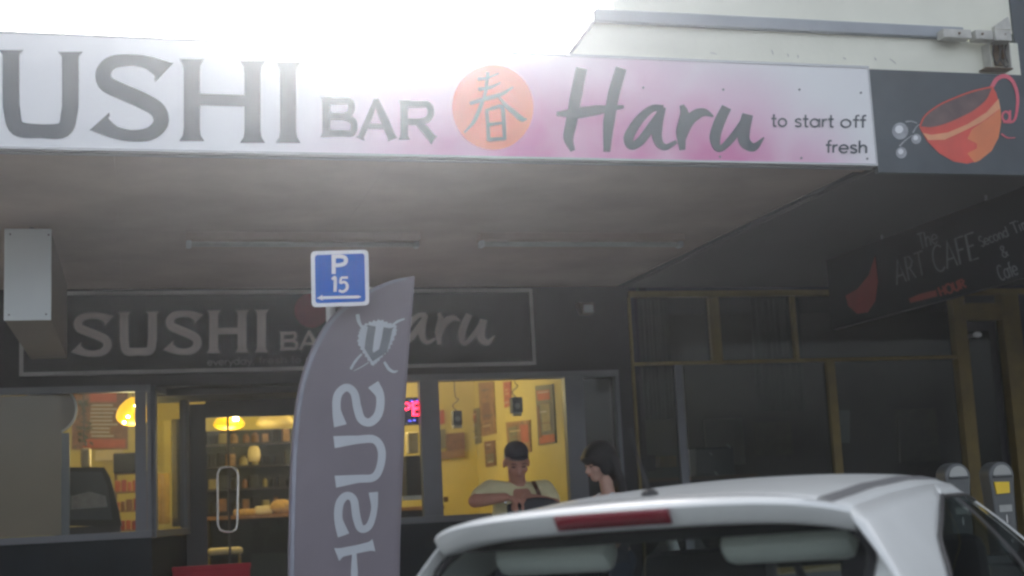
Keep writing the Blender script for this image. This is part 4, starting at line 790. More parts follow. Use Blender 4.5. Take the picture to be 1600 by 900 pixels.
c = at(1527, 523, Y=YS-.05); t = thing('bulkhead_lamp', tuple(c), 'small white bulkhead lamp above the cafe door', 'lamp'); MB().ell(c, (.036, .03, .024), seg=18).build('globe', 'white_print', t, 'all'); obox('mount', (c.x-.03, YS-.045, c.z-.012), (c.x+.03, YS+.079, c.z+.012), 'trim_grey', t)
panel('notice', rect(1303, 641, 1328, 692), YS+.016, 'dim_grey', 'grey notice taped inside the cafe window by the yellow mullion', 'notice', .002)
# dim things inside the cafe
Yi = 10.465
ibox('till', 1004, 712, 1026, 736, Yi, .2, 'black_gloss', 'black till at the left end of the cafe window', 'till', .01); ibox('wooden_box', 1030, 713, 1058, 729, Yi, .12, 'amber_box', 'small amber box beside the cafe till', 'box', .006)
a, d = at(1000, 734, Y=Yi), at(1180, 740, Y=Yi); t = thing('cafe_counter', (a.x+.4, Yi, ZP+.02), 'dark counter low behind the cafe window', 'counter'); obox('top', (a.x, Yi-.05, d.z-.03), (d.x, Yi+.45, d.z+.0), 'wood', t); obox('front', (a.x+.02, Yi, ZP+.021), (d.x-.02, Yi+.4, d.z-.0301), 'cafe_dark', t)
for i, (px, py, s_) in enumerate(((1134, 692, 9), (1108, 706, 6), (1115, 735, 8))):
    panel('sparkle_card', [(px, py), (px+s_*.7, py+s_*.45), (px+s_, py+s_*1.1), (px+s_*.3, py+s_*.6)], 9.89, 'white_print', ('largest white chip for a sparkle in the cafe window', 'smallest white chip for a sparkle, left of the largest one', 'low white chip for a sparkle just above the car roof')[i], 'card', .003)  # white chips put in for small sparkles on the window
for px, py, w_, h_ in ((1180, 660, 60, 50), (1400, 640, 70, 80)):
    ibox('framed_picture', px, py, px+w_, py+h_, 13.225, .03, 'poster_grey', 'dim framed picture on the cafe back wall, '+('left of the yellow mullion' if px < 1300 else 'right of the yellow mullion'), 'picture', .006)
for i, (xa_, xb_, ya_, yb_, lb) in enumerate(((998, 1056, 578, 655, 'dim green curtain at the left end of the cafe window'), (1180, 1262, 575, 640, 'dim green curtain behind the widest cafe pane'))):
    rows = []; a_, b_ = at(xa_, ya_, Y=9.75), at(xb_, yb_, Y=9.75)
    for j in range(49):
        x_ = a_.x+(b_.x-a_.x)*j/48; y_ = 9.75+.03*math.sin(j*1.1)+.01*math.sin(j*2.7); rows.append([Vector((x_, y_, 3.2)), Vector((x_, y_, 2.6)), Vector((x_+.004*math.sin(j), y_+.01, b_.z))])
    MB().grid(rows).build('curtain', 'curtain', None, 'all', label=lb, cat='curtain', group='cafe curtains')
def cafe_chair(x, y, rz, label):
    t = thing('cafe_chair', (x, y, ZP+.02), label, 'chair', 'cafe chairs'); t.rotation_euler.z = rz
    MB().bbox((-.2, -.2, .43), (.2, .2, .46), .012).build('seat', 'wood', t, local=True); MB().bbox((-.2, .17, .62), (.2, .195, .92), .012).build('backrest', 'wood', t, local=True)
    for sx in (-.17, .17):
        MB().tube([(sx, .18, 0), (sx, .18, .9)], .014, 8).build('leg', 'pole_black', t, local=True); MB().tube([(sx, -.17, 0), (sx, -.17, .43)], .014, 8).build('leg', 'pole_black', t, local=True)
def cafe_table(x, y, label):
    t = thing('cafe_table', (x, y, ZP+.02), label, 'table', 'cafe tables'); MB().lathe((0, 0, .72), [(.001, 0), (.36, 0), (.37, .015), (.36, .03), (.001, .03)], 28).build('top', 'cream_box', t, True, local=True); MB().tube([(0, 0, .02), (0, 0, .72)], .03, 10).build('pedestal', 'pole_black', t, True, local=True); MB().lathe((0, 0, 0), [(.22, 0), (.22, .015), (.04, .03)], 20).build('foot', 'pole_black', t, True, local=True)
xt1, xt2 = at(1230, 740, Y=10.4).x, at(1400, 740, Y=10.6).x
cafe_table(xt1, 10.4, 'round cafe table behind the widest pane'); cafe_table(xt2, 10.6, 'round cafe table right of the yellow mullion')
cafe_chair(xt1-.5, 10.5, R(90), 'wooden chair left of the first cafe table'); cafe_chair(xt1+.5, 10.3, R(-80), 'wooden chair right of the first cafe table'); cafe_chair(xt2+.5, 10.6, R(-95), 'wooden chair right of the second cafe table')
ibox('pale_board', 1100, 655, 1165, 725, 12.8, .03, 'paper', 'pale menu board on the cafe wall above the counter', 'board', .004)
ibox('coffee_machine', 1085, 700, 1150, 742, 10.6, .3, 'trim_grey', 'grey coffee machine on the cafe counter', 'machine', .02)
# sign hanging across the footpath
XA = 4.485; fa = lambda x, y: at(x, y, X=XA); NA = (-1, 0, 0)
zt_a = min(fa(1450, 345).z, ZS-.05); zb_a = fa(1450, 475).z; ya1 = fa(1296, 470).y
t = thing('hanging_cafe_sign', (XA, 7, zb_a), 'black double sided cafe sign hanging across the footpath at right', 'sign')
obox('board', (XA, 6.0, zb_a), (XA+.04, ya1, zt_a), 'sign_black', t)
for yy in (6.4, 7.5): MB().tube([(XA+.02, yy, zt_a), (XA+.02, yy, ZS-.016)], .008, 8).build('hanger', 'trim_grey', t, True)
for wd_, pa_, pb_, xh_, wt_, sl_, m_ in (('ART', (1402, 445), (1448, 428), 24, 2.3, .25, 'cafe_letter'), ('CAFE', (1462, 427), (1530, 403), 27, 2.5, .2, 'cafe_letter'), ('The', (1438, 390), (1467, 380), 16, 1.9, .2, 'cafe_letter'),
        ('Second', (1534, 386), (1578, 369), 11, 1.7, 0, 'cafe_letter'), ('Time', (1585, 366), (1622, 351), 12, 1.8, 0, 'cafe_letter'), ('&', (1568, 403), (1577, 399), 12, 1.8, 0, 'cafe_letter'), ('Cafe', (1564, 439), (1593, 429), 16, 1.9, 0, 'cafe_letter'), ('HOUR', (1470, 463), (1511, 449), 9.5, 3.2, 0, 'cafe_red')):
    k = Ink(fa, NA, .003); write(k, wd_, pa_, pb_, xh_, wt_, sl_); k.build('lettering', m_, t)
k = Ink(fa, NA, .003); k.stroke([(1422, 470), (1440, 464), (1464, 458)], [7, 10, 10]); k.build('red_smear', 'cafe_red', t)
k = Ink(fa, NA, .003); k.poly([(1368, 400), (1372, 440), (1368, 470), (1356, 488), (1340, 490), (1326, 478), (1322, 462), (1340, 452), (1358, 430)]); k.build('cup_motif', 'cafe_cup', t)

# ------------------------------------------------------------------ people outside the window
def person_obj(mb, name, m, parent, vox=.009, smooth=6, **k):
    o = mb.build(name, m, parent, 'all', recalc=False, **k)
    r_ = o.modifiers.new('remesh', 'REMESH'); r_.mode = 'VOXEL'; r_.voxel_size = vox; r_.use_smooth_shade = True
    s_ = o.modifiers.new('smooth', 'SMOOTH'); s_.factor = .5; s_.iterations = smooth
    return o
def frame_of(fwd, upv=(0, 0, 1)):
    fy = Vector(fwd).normalized(); r_ = fy.cross(Vector(upv)).normalized(); u_ = r_.cross(fy); return r_, fy, u_
def head_parts(mb, c, fwd, tilt, s=1.):
    """skull, jaw, nose, ears, brow, neck-less; returns placing function (right, forward, up)"""
    r_, fy, u_ = frame_of(fwd); q = Matrix.Rotation(tilt, 3, r_); fy = q @ fy; u_ = q @ u_
    L = lambda a, b, c_: c+(r_*a+fy*b+u_*c_)*s
    M3 = Matrix((r_, fy, u_)).transposed()
    E = M3.to_quaternion()
    mb.ell(L(0, -.012, .035), (.074*s, .094*s, .088*s), E, 18, 12); mb.ell(L(0, .018, -.03), (.060*s, .070*s, .082*s), E, 18, 12)
    mb.ell(L(0, .045, -.088), (.036*s, .038*s, .030*s), E); mb.ell(L(0, .070, .012), (.052*s, .020*s, .016*s), E)
    mb.cap(L(0, .082, .002), L(0, .104, -.034), .009*s, .014*s); mb.ell(L(0, .092, -.040), (.018*s, .012*s, .010*s), E)
    for sx in (-1, 1):
        mb.ell(L(sx*.078, -.012, -.012), (.010*s, .020*s, .032*s), E); mb.ell(L(sx*.040, .060, -.030), (.024*s, .020*s, .022*s), E)
    mb.ell(L(0, .080, -.062), (.026*s, .012*s, .008*s), E)
    return L, E
def hand(mb, wrist, palm_dir, finger_dir, nrm, s=1., curl=.6, side=1):
    """palm with five separate bent fingers, thumb off the side"""
    d = Vector(palm_dir).normalized(); n_ = Vector(nrm).normalized(); sd__ = d.cross(n_).normalized()*side; w_ = Vector(wrist)
    for i in range(4):
        a = w_+sd__*(.010*(i-1.5)); b_ = w_+d*.085*s+sd__*(.021*(i-1.5)); mb.cap(a, b_, .016*s, .012*s)
        l = (.034, .04, .037, .028)[i]*s; p = b_; dd = d.copy()
        for j in range(3):
            dd = (dd*math.cos(curl*.8)+n_*math.sin(curl*.8)).normalized(); q = p+dd*l*(1, .75, .6)[j]; mb.cap(p, q, (.0095-.001*j)*s, (.0088-.001*j)*s, 8); p = q
            n_ = (n_-dd*n_.dot(dd)).normalized()
        n_ = Vector(nrm).normalized()
    t0 = w_+d*.03*s-sd__*.026*s; t1 = t0+(d*.6-sd__*.55+n_*.5).normalized()*.042*s; t2 = t1+(d*.8+n_*.5).normalized()*.032*s
    mb.cap(w_+d*.01, t0, .016*s, .013*s); mb.cap(t0, t1, .012*s, .0105*s, 8); mb.cap(t1, t2, .0105*s, .009*s, 8)
def legs(mbp, mbs, hipc, r_, fy, zf_, sp=.10, th=.085):
    for sx in (-1, 1):
        h_ = hipc+r_*sx*sp; kn = Vector((h_.x, h_.y, zf_+.50))+fy*.03+r_*sx*.01; an = Vector((h_.x, h_.y, zf_+.09))+r_*sx*.015
        mbp.cap(h_, kn, th, .06); mbp.cap(kn, an, .058, .045)
        mbs.cap(an+Vector((0, 0, -.045))-fy*.04, an+Vector((0, 0, -.05))+fy*.13, .042, .036)
# --- man in cap, facing the street
YMn = 7.75*K; pm = lambda x, y, d=0.: at(x, y, Y=YMn-d)
man = thing('person', (pm(808, 800).x, YMn, ZP), 'man in pale yellow tee and dark cap, searching a black bag before the window', 'person')
hc = pm(807, 722, .04); fwd = Vector((-.10, -1, 0)); r_, fy, u_ = frame_of(fwd)
mb = MB(); L, E = head_parts(mb, hc, fwd, R(-20), 1.06)
sh = pm(810, 764); sh.y = YMn; nk = sh+Vector((0, 0, .02))
mb.cap(nk-Vector((0, 0, .05)), L(0, -.03, -.05), .062, .056)
shR, shL = pm(766, 766), pm(850, 766)
elR, elL = pm(742, 783, .10), pm(866, 789, .10); wrR, wrL = pm(790, 777, .30), pm(822, 777, .30)
for a, b_, c_ in ((shR, elR, wrR), (shL, elL, wrL)):
    mb.cap(a, b_, .052, .045); mb.cap(b_, b_.lerp(c_, .35), .044, .043); mb.cap(b_.lerp(c_, .35), c_, .043, .029)
hand(mb, wrR, Vector((.8, -.35, -.25)), None, Vector((-.1, -.3, -1)), 1.0, .75, 1); hand(mb, wrL, Vector((-.8, -.35, -.25)), None, Vector((.1, -.3, -1)), 1.0, .75, -1)
tz = sh.z; hipz = ZP+.88
mb.cap((sh.x, YMn, tz-.1), (sh.x, YMn, hipz), .13, .13)
person_obj(mb, 'body', 'skin', man, .0075, 4)
mb = MB()
for sx in (-1, 1):
    c_ = shR if sx < 0 else shL; e_ = elR if sx < 0 else elL
    mb.cap((sh.x, YMn, tz-.035), c_+Vector((0, 0, .0)), .075, .072); mb.cap(c_, c_.lerp(e_, .62), .074, .068)
    mb.cap((sh.x+sx*.085, YMn-.01, tz-.13), (sh.x+sx*.085, YMn-.02, hipz+.02), .105, .112)
mb.ell((sh.x, YMn-.02, tz-.2), (.19, .125, .22)); mb.ell((sh.x, YMn-.03, hipz+.1), (.18, .14, .2))
person_obj(mb, 'tee_shirt', 'tee_yellow', man, .011, 5)
mb = MB(); mb.lathe((0, 0, 0), [(.072, -.008), (.079, 0), (.072, .010)], 20); V = [Vector((nk.x, YMn-.012, tz+.030))+Vector((v.x, v.y*.85, v.z+v.y*.35)) for v in mb.v]; mb.v = V; mb.build('collar', 'tee_yellow', man, 'all')
mbp, mbs = MB(), MB(); mbp.ell((sh.x, YMn, hipz-.02), (.17, .12, .13)); legs(mbp, mbs, Vector((sh.x, YMn, hipz-.06)), r_, fy, ZP+.005)
person_obj(mbp, 'trousers', 'jeans', man, .014, 5); person_obj(mbs, 'shoes', 'shoe', man, .012, 4)
mb = MB(); mb.ell(L(0, -.016, .062), (.083, .102, .072), E, 20, 12); mb.ell(L(0, -.055, .025), (.078, .066, .066), E, 18, 10); person_obj(mb, 'cap', 'cap_dark', man, .008, 3)
mb = MB(); mb.ell(L(0, -.012, .036), (.0835, .103, .013), E, 24, 8); mb.build('cap_band', 'car_grey', man, 'all')
mb = MB(); mb.ell(L(0, .085, .058), (.064, .050, .006), E, 20, 8); mb.build('cap_peak', 'cap_dark', man, 'all')
for sx in (-1, 1):
    mb = MB(); mb.ell(L(sx*.031, .079, -.006), (.015, .010, .0075), E); mb.build('eye', 'eye_shade', man, 'all')
    mb = MB(); mb.ell(L(sx*.033, .088, .017), (.020, .006, .004), E); mb.build('eyebrow', 'eye_shade', man, 'all')
mb = MB(); mb.ell(L(0, .092, -.063), (.024, .006, .004), E); mb.build('mouth', 'lip', man, 'all')
# strap and bag
st = [pm(833, 752, .06), pm(838, 762, .15), pm(842, 772, .17), pm(846, 790, .2), pm(842, 806, .24)]
bag = thing('black_bag', tuple(pm(815, 850, .3)), 'black cloth bag held open at the chest of the man', 'bag')
P, _ = smooth_path(st, [1]*5); mb = MB()
for i in range(len(P)-1):
    a, b_ = P[i], P[i+1]; o_ = Vector((.015, 0, 0)); d_ = Vector((0, .004, 0)); mb.add([a-o_, a+o_, b_+o_, b_-o_, a-o_+d_, a+o_+d_, b_+o_+d_, b_-o_+d_], [(0, 1, 2, 3), (7, 6, 5, 4), (0, 4, 5, 1), (1, 5, 6, 2), (2, 6, 7, 3), (3, 7, 4, 0)])
mb.build('strap', 'strap_brown', bag)
rows = []
for i in range(15):
    t_ = i/14; row = []
    for j in range(28):
        a = 2*math.pi*j/28; hw_ = (.165+.035*math.sin(t_*2.2)) * (1-.12*t_); dd_ = .055+.03*math.sin(t_*3)
        cx_ = pm(815, 790).x; rip = 1+.07*math.sin(5*a+4*t_)+.04*math.sin(9*a-6*t_)
        row.append(Vector((cx_+hw_*math.cos(a)*rip, YMn-.30+dd_*math.sin(a)*rip, pm(815, 783, .3).z-.02*math.cos(2*a)*(1-t_)-t_*.30)))
    rows.append(row+[row[0]])
mb = MB().grid(rows); mb.add([rows[-1][j] for j in range(28)], [list(range(28))]); mb.add([rows[0][j]-Vector((0, 0, .02)) for j in range(28)], [list(range(28))]); o = mb.build('pouch', 'bag_black', bag, 'all'); so = o.modifiers.new('thickness', 'SOLIDIFY'); so.thickness = .004
for px, py in ((790, 785),): MB().ell(pm(px, py, .37), (.008, .006, .010)).build('zip_pull', 'chrome', bag, 'all')
# --- woman in profile, long dark hair
YWm = 7.68*K; pw = lambda x, y, d=0.: at(x, y, Y=YWm-d)
wo_ = thing('person', (pw(950, 800).x, YWm, ZP), 'woman with long dark hair in profile facing left, bare shoulder, right of the window', 'person')
hc = pw(934, 724); fwd = Vector((-1, -.25, 0)); r_, fy, u_ = frame_of(fwd)
mb = MB(); L, E = head_parts(mb, hc, fwd, R(-14), .96)
sc = pw(953, 775); nk = Vector((sc.x, YWm, sc.z))
mb.cap(nk-Vector((0, 0, .05)), L(0, -.035, -.05), .05, .046)
hipz = ZP+.84; rs = r_
for sx in (-1, 1):
    s_ = nk+rs*sx*.155+Vector((0, 0, -.035)); e_ = s_+Vector((-.02, 0, -.27))+fy*.06; w_ = e_+fy*.2+Vector((0, 0, -.02))-rs*sx*.04
    mb.cap(nk-Vector((0, 0, .03)), s_, .055, .05); mb.cap(s_, e_, .047, .038); mb.cap(e_, w_, .037, .025); hand(mb, w_, fy+Vector((0, 0, -.1)), None, Vector((0, 0, -1)), .9, .5, sx)
mb.cap(nk-Vector((0, 0, .08)), (sc.x, YWm, hipz), .10, .12)
person_obj(mb, 'body', 'skin_pale', wo_, .0075, 4)
mb = MB(); q_ = Matrix((r_, fy, u_)).transposed().to_quaternion()
for z_, a, b_ in ((-.16, .165, .115), (-.30, .145, .105), (-.45, .15, .11), (-.58, .17, .125)): mb.ell(nk+Vector((0, 0, z_)), (a, b_, .14), q_)
person_obj(mb, 'vest_top', 'top_dark', wo_, .012, 6)
for sx in (-1, 1):
    P, _ = smooth_path([nk+rs*sx*.085+fy*.095+Vector((0, 0, -.11)), nk+rs*sx*.08+fy*.03+Vector((0, 0, .018)), nk+rs*sx*.075-fy*.095+Vector((0, 0, -.10))], [1]*3); MB().tube(P, .008, 6).build('strap', 'white_print', wo_, True)
mbp, mbs = MB(), MB(); mbp.ell((sc.x, YWm, hipz-.02), (.16, .13, .13)); legs(mbp, mbs, Vector((sc.x, YWm, hipz-.06)), r_, fy, ZP+.005, .085, .08); person_obj(mbp, 'trousers', 'jeans', wo_, .014, 5); person_obj(mbs, 'shoes', 'shoe', wo_, .012, 4)
mb = MB(); mb.ell(L(0, -.03, .05), (.098, .125, .100), E, 22, 14); mb.ell(L(0, .070, .055), (.066, .042, .036), E); mb.ell(L(0, -.085, -.03), (.100, .078, .13), E); mb.ell(L(-.075, -.005, -.03), (.02, .045, .06), E); mb.ell(L(.075, -.005, -.03), (.02, .045, .06), E)
for i in range(26):
    a = -1.25+2.5*i/25; p0_ = L(.078*math.sin(a), -.055-.045*math.cos(a), .02); p1_ = L(.085*math.sin(a), -.085-.05*math.cos(a), -.12)+Vector((0, 0, -.03)); p2_ = p1_-fy*.03+Vector((random.uniform(-.012, .012), random.uniform(-.012, .012), -.16-.05*random.random()))
    mb.cap(p0_, p1_, .034, .030, 8); mb.cap(p1_, p2_, .030, .016, 8)
person_obj(mb, 'hair', 'hair_black', wo_, .008, 2)
for sx in (-1, 1):
    mb = MB(); mb.ell(L(sx*.030, .080, -.002), (.014, .010, .007), E); mb.build('eye', 'eye_shade', wo_, 'all')
mb = MB(); mb.ell(L(0, .092, -.062), (.020, .007, .006), E); mb.build('mouth', 'lip', wo_, 'all')

# ------------------------------------------------------------------ white hatchback, nose in to the kerb
HEAD = YAW+R(27); DEP = 3.32; P0 = CAM+ray(976, 806)*DEP
car = thing('parked_car', (P0.x, P0.y, 0), 'white hatchback parked nose in, seen from behind over its roof spoiler', 'car')
car.rotation_euler = (R(-1.6), 0, math.pi/2-HEAD)
ZB = P0.z+.022                                     # height of the spoiler's trailing edge, top
def interp(tab, x):
    if x <= tab[0][0]: return tab[0][1]
    for (a, va), (b_, vb) in zip(tab, tab[1:]):
        if x <= b_: t_ = (x-a)/(b_-a); t_ = t_*t_*(3-2*t_)*.35+t_*.65; return va+(vb-va)*t_
    return tab[-1][1]
ZR = [(0, ZB), (.14, ZB+.014), (.30, ZB+.026), (.6, ZB+.046), (1.0, ZB+.060), (1.4, ZB+.058), (1.8, ZB+.028)]
WR = [(0, .535), (.3, .545), (.9, .565), (1.4, .56), (1.8, .53)]
def roofpt(x, s):
    w_ = interp(WR, x); k_ = abs(s); return Vector((x, w_*s, interp(ZR, x)-.030*k_**2-.030*k_**7))
CB = dict(local=True)
X0, X1 = .15, 1.80
xs = [X0+(X1-X0)*i/22 for i in range(23)]; ssv = [-1+2*j/28 for j in range(29)]
o = MB().grid([[roofpt(x, s) for s in ssv] for x in xs]).build('roof', 'car_white', car, 'all', **CB); o.modifiers.new('thickness', 'SOLIDIFY').thickness = .012; o.modifiers['thickness'].offset = -1
for sx in (-1, 1):
    rows = []
    for i in range(24):
        x = .17+(1.62)*i/23; a, b_ = roofpt(x, sx*.865), roofpt(x, sx*.925); rows.append([a+Vector((0, 0, -.001)), a+Vector((0, 0, .004)), b_+Vector((0, 0, .004)), b_+Vector((0, 0, -.001))])
    MB().grid(rows).build('roof_moulding', 'car_grey', car, **CB)
MB().tube([roofpt(X0+.004, s_)+Vector((0, 0, .0005)) for s_ in [-.95+1.9*j/30 for j in range(31)]], .0028, 6).build('shut_line', 'car_black', car, True, **CB)
# spoiler
def drop(s): return .012*abs(s)**2+.030*abs(s)**6
rows = []
for s in [-1+2*j/40 for j in range(41)]:
    w0 = .56*s; p_ = roofpt(X0, s*.97); sweep = .05*s*s+.05*abs(s)**8
    te = Vector((sweep, w0*1.0, ZB-drop(s))); 
    ring = [p_+Vector((0, 0, .0015)), p_.lerp(te, .5)+Vector((0, 0, .006)), te+Vector((.012, 0, .002)), te+Vector((0, 0, -.010)), te+Vector((.034, 0, -.048)), te+Vector((.05, 0, -.056)), Vector((X0+.03, w0*.94, ZB-.062-drop(s)*.7)), Vector((X0+.06, w0*.94, ZB-.01-drop(s)))]
    rows.append(ring+[ring[0]])
mb = MB().grid(rows); mb.add(rows[0][:-1], [list(range(8))]); mb.add(rows[-1][:-1], [list(range(8))]); sp_ = mb.build('spoiler', 'car_white', car, True, **CB)
rows = [[Vector((.05*s*s-.004, .56*s, ZB-.010-drop(s))), Vector((.05*s*s+.004, .56*s, ZB-.027-drop(s))), Vector((.05*s*s+.018, .56*s, ZB-.045-drop(s)))] for s in [-.27+.54*j/14 for j in range(15)]]
o = MB().grid(rows).build('brake_light', 'brake_red', car, 'all', **CB); o.modifiers.new('thickness', 'SOLIDIFY').thickness = .006
# shark/stub aerial at the back of the roof
a = roofpt(.27, 0); mb = MB(); mb.lathe(a, [(.024, -.004), (.022, .008), (.012, .016), (.001, .018)], 14); mb.build('aerial_base', 'car_black', car, True, **CB); MB().tube([a+Vector((0, 0, .01)), a+Vector((-.06, 0, .10)), a+Vector((-.10, 0, .17))], [.004, .003, .0025], 8).build('aerial_mast', 'car_black', car, True, **CB)
# greenhouse
BELT = .93
def Tp(u, sx): x = .13+(X1-.13)*u; return roofpt(x, sx)
def Bp(u, sx): x = -.03+(2.72+.03)*u; return Vector((x, sx*(.735+.045*math.sin(math.pi*min(1, max(0, (x+.1)/2.9)))), BELT))
def side(u, t_, sx):
    a, b_ = Tp(u, sx), Bp(u, sx); p_ = a.lerp(b_, t_); p_.y += sx*.035*math.sin(math.pi*t_)**.9; return p_
def span(u0, u1, t0, t1, nu, nt_, sx, push=0.):
    out = []
    for i in range(nu+1):
        row = []
        for j in range(nt_+1):
            t_ = t0+(t1-t0)*j/nt_; a = u0(t_) if callable(u0) else u0; b_ = u1(t_) if callable(u1) else u1
            p_ = side(a+(b_-a)*i/nu, t_, sx); p_.y -= sx*push; row.append(p_)
        out.append(row)
    return out
wr0 = lambda t_: interp([(0, .60), (.08, .54), (.2, .375), (.33, .255), (.6, .165), (.95, .12)], t_); wr1 = lambda t_: .66-.03*t_; wf0 = lambda t_: .70-.03*t_; wf1 = lambda t_: .965-.02*(1-t_)
for sx in (-1, 1):
    mb = MB(); mb.grid(span(0., wr0, 0, .95, 10, 10, sx)); mb.grid(span(wf1, 1., .08, .95, 2, 10, sx)); mb.grid(span(wr0, 1., 0, .08, 20, 2, sx)); mb.grid(span(0., 1., .95, 1, 20, 1, sx))
    o = mb.build('side_frame', 'car_white', car, 'all', **CB)
    o.modifiers.new('thickness', 'SOLIDIFY').thickness = .003; o.modifiers['thickness'].offset = 0
    MB().grid(span(wr1, wf0, .08, .95, 2, 10, sx)).build('door_pillar', 'car_black', car, 'all', **CB)
    for a, b_ in ((wr0, wr1), (wf0, wf1)): MB().grid(span(a, b_, .08, .95, 10, 8, sx, .008)).build('side_window', 'car_glass', car, 'all', **CB)
    mb = MB(); q_ = span(wr0, wr0, .08, .95, 1, 12, sx, -.004)[0]; mb.tube(q_, .007, 6); q_ = [r__[0] for r__ in span(wr0, .96, .085, .1, 16, 1, sx, -.004)]; mb.tube(q_, .006, 6); mb.build('window_seal', 'car_black', car, True, **CB)
# hatch: body surround, glass
def hp_(v, y):   # v 0 top .. 1 belt
    x = .165-.255*v-.02*math.sin(math.pi*v); return Vector((x+.10*(abs(y)/.74)**2.2, y, (ZB-.058)*(1-v)+BELT*v))
gw = lambda v: .49+.10*math.sin(min(1, v/.26)*math.pi/2)-.05*max(0, v-.26)
rows = [[hp_(v, -gw(v)+2*gw(v)*j/24) for j in range(25)] for v in [.03+.9*i/12 for i in range(13)]]
MB().grid([[p_+Vector((-.002, 0, 0)) for p_ in r__] for r__ in rows]).build('rear_window', 'rear_glass', car, 'all', **CB)
for sx in (-1, 1):
    mb = MB(); mb.grid([[hp_(v, sx*(gw(v)+(interp([(0, .550), (.3, .625), (1, .735)], v)-gw(v))*j/5)) for j in range(6)] for v in [i/14 for i in range(15)]])
    # close to the side frame's rear edge
    mb.grid([[hp_(v, sx*interp([(0, .550), (.3, .625), (1, .735)], v)).lerp(side(0, v, sx), j/3) for j in range(4)] for v in [i/14 for i in range(15)]]); mb.build('hatch_pillar', 'car_white', car, 'all', **CB)
    mb = MB(); mb.tube([hp_(v, sx*gw(v))+Vector((-.003, 0, 0)) for v in [i/14 for i in range(15)]], .012, 8); mb.build('glass_seal', 'car_black', car, True, **CB)
mb = MB(); mb.grid([[hp_(v, -gw(v)+2*gw(v)*j/20) for j in range(21)] for v in (.93, 1.0)]); mb.build('hatch_panel', 'car_white', car, 'all', **CB)
mb = MB(); mb.grid([[hp_(v, -gw(v)+2*gw(v)*j/20)+Vector((.004, 0, 0)) for j in range(21)] for v in (-.02, .03, .09)]); mb.build('glass_border', 'car_black', car, 'all', **CB)
# windscreen
mb = MB().grid([[roofpt(X1, s).lerp(Vector((2.72+.10*(1-s*s), s*.76, BELT+.02)), i/10)+Vector((0, 0, .03*math.sin(math.pi*i/10))) for s in [-.97+1.94*j/20 for j in range(21)]] for i in range(11)]); mb.build('windscreen', 'rear_glass', car, 'all', **CB)
# lower body with wheel openings
WX = (.72, 3.06); RW = .335
def top(x): return interp([(-.2, .80), (-.08, .90), (0, BELT), (2.7, BELT), (3.2, .86), (3.6, .74), (3.75, .62)], x)
def plan(x): return .80*interp([(-.22, .72), (-.16, .86), (0, .95), (.5, 1.0), (2.9, 1.0), (3.4, .95), (3.65, .82), (3.78, .62)], x)
NX = 96; bx_ = [-.22+4.0*i/NX for i in range(NX+1)]; rel = (0, .12, .24, .36, .48, .6, .72, .84, .93, 1)
for sx in (-1, 1):
    vs = []; fs_ = []
    for x in bx_:
        for q_ in rel:
            z = .20+(top(x)-.20)*q_; vs.append(Vector((x, sx*plan(x)*(.955+.05*math.sin(math.pi*min(1, q_*.9+.1))), z)))
    m_ = len(rel)
    for i in range(NX):
        for j in range(m_-1):
            c_ = (vs[i*m_+j]+vs[(i+1)*m_+j+1])/2
            if any((c_.x-wx)**2+(c_.z-.30)**2 < RW**2 for wx in WX): continue
            fs_.append([i*m_+j, i*m_+j+1, (i+1)*m_+j+1, (i+1)*m_+j])
    MB().add(vs, fs_).build('body_side', 'car_white', car, 'all', **CB)
    for wx in WX:
        arcp = [Vector((wx+(RW+.005)*math.cos(R(a)), sx*(plan(wx)+.006), .30+(RW+.005)*math.sin(R(a)))) for a in range(-18, 199, 9)]; MB().tube(arcp, .03, 8).build('wheel_arch', 'car_white', car, True, **CB)
        wh = MB().lathe((wx, sx*.70, .30), [(.001, .09*sx), (.19, .095*sx), (.205, .085*sx), (.205, -.08*sx)], 28, 'Y').build('wheel', 'alloy', car, True, **CB)
        MB().lathe((wx, sx*.70, .30), [(.206, .08*sx), (.23, .10*sx), (.285, .095*sx), (.30, .07*sx), (.30, -.07*sx), (.285, -.095*sx), (.206, -.08*sx)], 32, 'Y').build('tyre', 'tyre', wh, True, **CB)
    # lamps, mirror, handles
    MB().prism([Vector((-.13, sx*.56, .62)), Vector((-.05, sx*.735, .62)), Vector((-.03, sx*.735, .88)), Vector((-.10, sx*.58, .88))], (-.035, sx*.02, 0)).build('tail_light', 'brake_red', car, **CB)
    MB().prism([Vector((3.55, sx*.45, .56)), Vector((3.42, sx*.74, .58)), Vector((3.38, sx*.74, .70)), Vector((3.52, sx*.45, .68))], (.05, sx*.01, 0)).build('headlight', 'lamp_clear', car, **CB)
    mb = MB(); mb.ell((2.42, sx*.90, 1.0), (.06, .10, .065)); mb.cap((2.48, sx*.77, .95), (2.45, sx*.86, .97), .025, .022); mb.build('wing_mirror', 'car_white', car, 'all', **CB)
    MB().bbox((1.12, sx*.815, .80), (1.30, sx*.835, .825), .008).build('door_handle', 'car_white', car, **CB)
rows = []
for x in bx_:
    z = top(x); rows.append([Vector((x, s*plan(x)*.955, z+.025*(1-s*s)*(1 if x > 2.7 else .0))) for s in [-1+2*j/12 for j in range(13)]])
n0 = next(i for i, x in enumerate(bx_) if x > 2.66); MB().grid(rows[n0:]).build('bonnet', 'car_white', car, 'all', **CB); MB().grid(rows[:8]).build('hatch_lip', 'car_white', car, 'all', **CB)
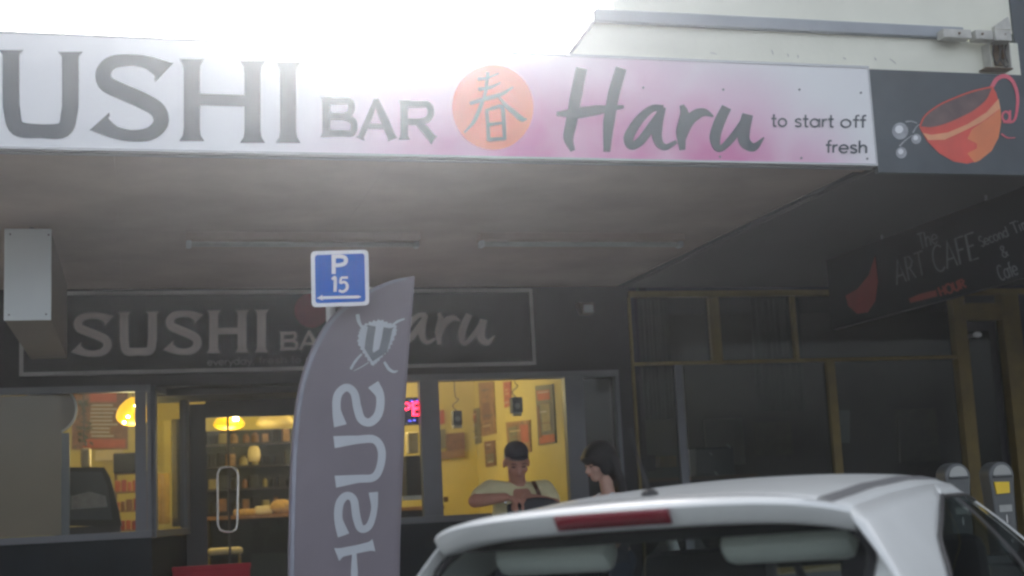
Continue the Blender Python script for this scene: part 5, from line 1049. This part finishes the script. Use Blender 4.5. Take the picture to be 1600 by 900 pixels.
for x, nm in ((bx_[0], 'rear_bumper'), (bx_[-1], 'front_bumper')):
    d_ = -.03 if nm[0] == 'r' else .03
    mb = MB().grid([[Vector((x+d_*(1-s*s)*math.sin(math.pi*q_), s*plan(x)*(.955+.05*math.sin(math.pi*min(1, q_*.9+.1))), .20+(top(x)-.20)*q_)) for s in [-1+2*j/12 for j in range(13)]] for q_ in rel]); mb.build(nm, 'car_white', car, 'all', **CB)
MB().box((0, -.70, .22), (3.6, .70, .30)).build('underbody', 'car_black', car, **CB); MB().box((.02, -.70, .5), (2.6, .70, .80)).build('cabin_floor', 'car_inside', car, **CB)
for sx in (-1, 1):
    MB().bbox((.50, sx*.34-.27, .80), (.64, sx*.34+.27, 1.13), .05).build('rear_seat', 'car_inside', car, True, **CB)
    mb = MB(); mb.bbox((-.045, sx*.33-.175, -.045), (.045, sx*.33+.175, .045), .03); mb.v = [Matrix.Rotation(R(40), 3, 'Y') @ v+Vector((.36, 0, ZB-.118)) for v in mb.v]; mb.build('headrest', 'headrest', car, True, **CB)  # pale headrest tilted to catch sky, in place of bright shapes in the glass
    MB().tube([(.50, sx*.33, 1.10), (.38, sx*.33, ZB-.14)], .012, 8).build('headrest_post', 'car_black', car, True, **CB)
    MB().bbox((1.62, sx*.36-.24, .80), (1.76, sx*.36+.24, 1.20), .05).build('front_seat', 'car_inside', car, True, **CB)

# ------------------------------------------------------------------ haze volume added in place of windscreen glare from the low sun
hz = obox('haze', (-46, -46, -1.3), (46, 46, 6.6), 'cable', kind='stuff'); hm = bpy.data.materials.new('glare_haze'); hm.use_nodes = True; n = hm.node_tree; n.nodes.clear()
pv = n.nodes.new('ShaderNodeVolumePrincipled'); pv.inputs['Color'].default_value = (.92, .95, 1, 1); pv.inputs['Density'].default_value = .0029; pv.inputs['Anisotropy'].default_value = .86
ou = n.nodes.new('ShaderNodeOutputMaterial'); n.links.new(pv.outputs[0], ou.inputs['Volume']); hz.data.materials.clear(); hz.data.materials.append(hm)
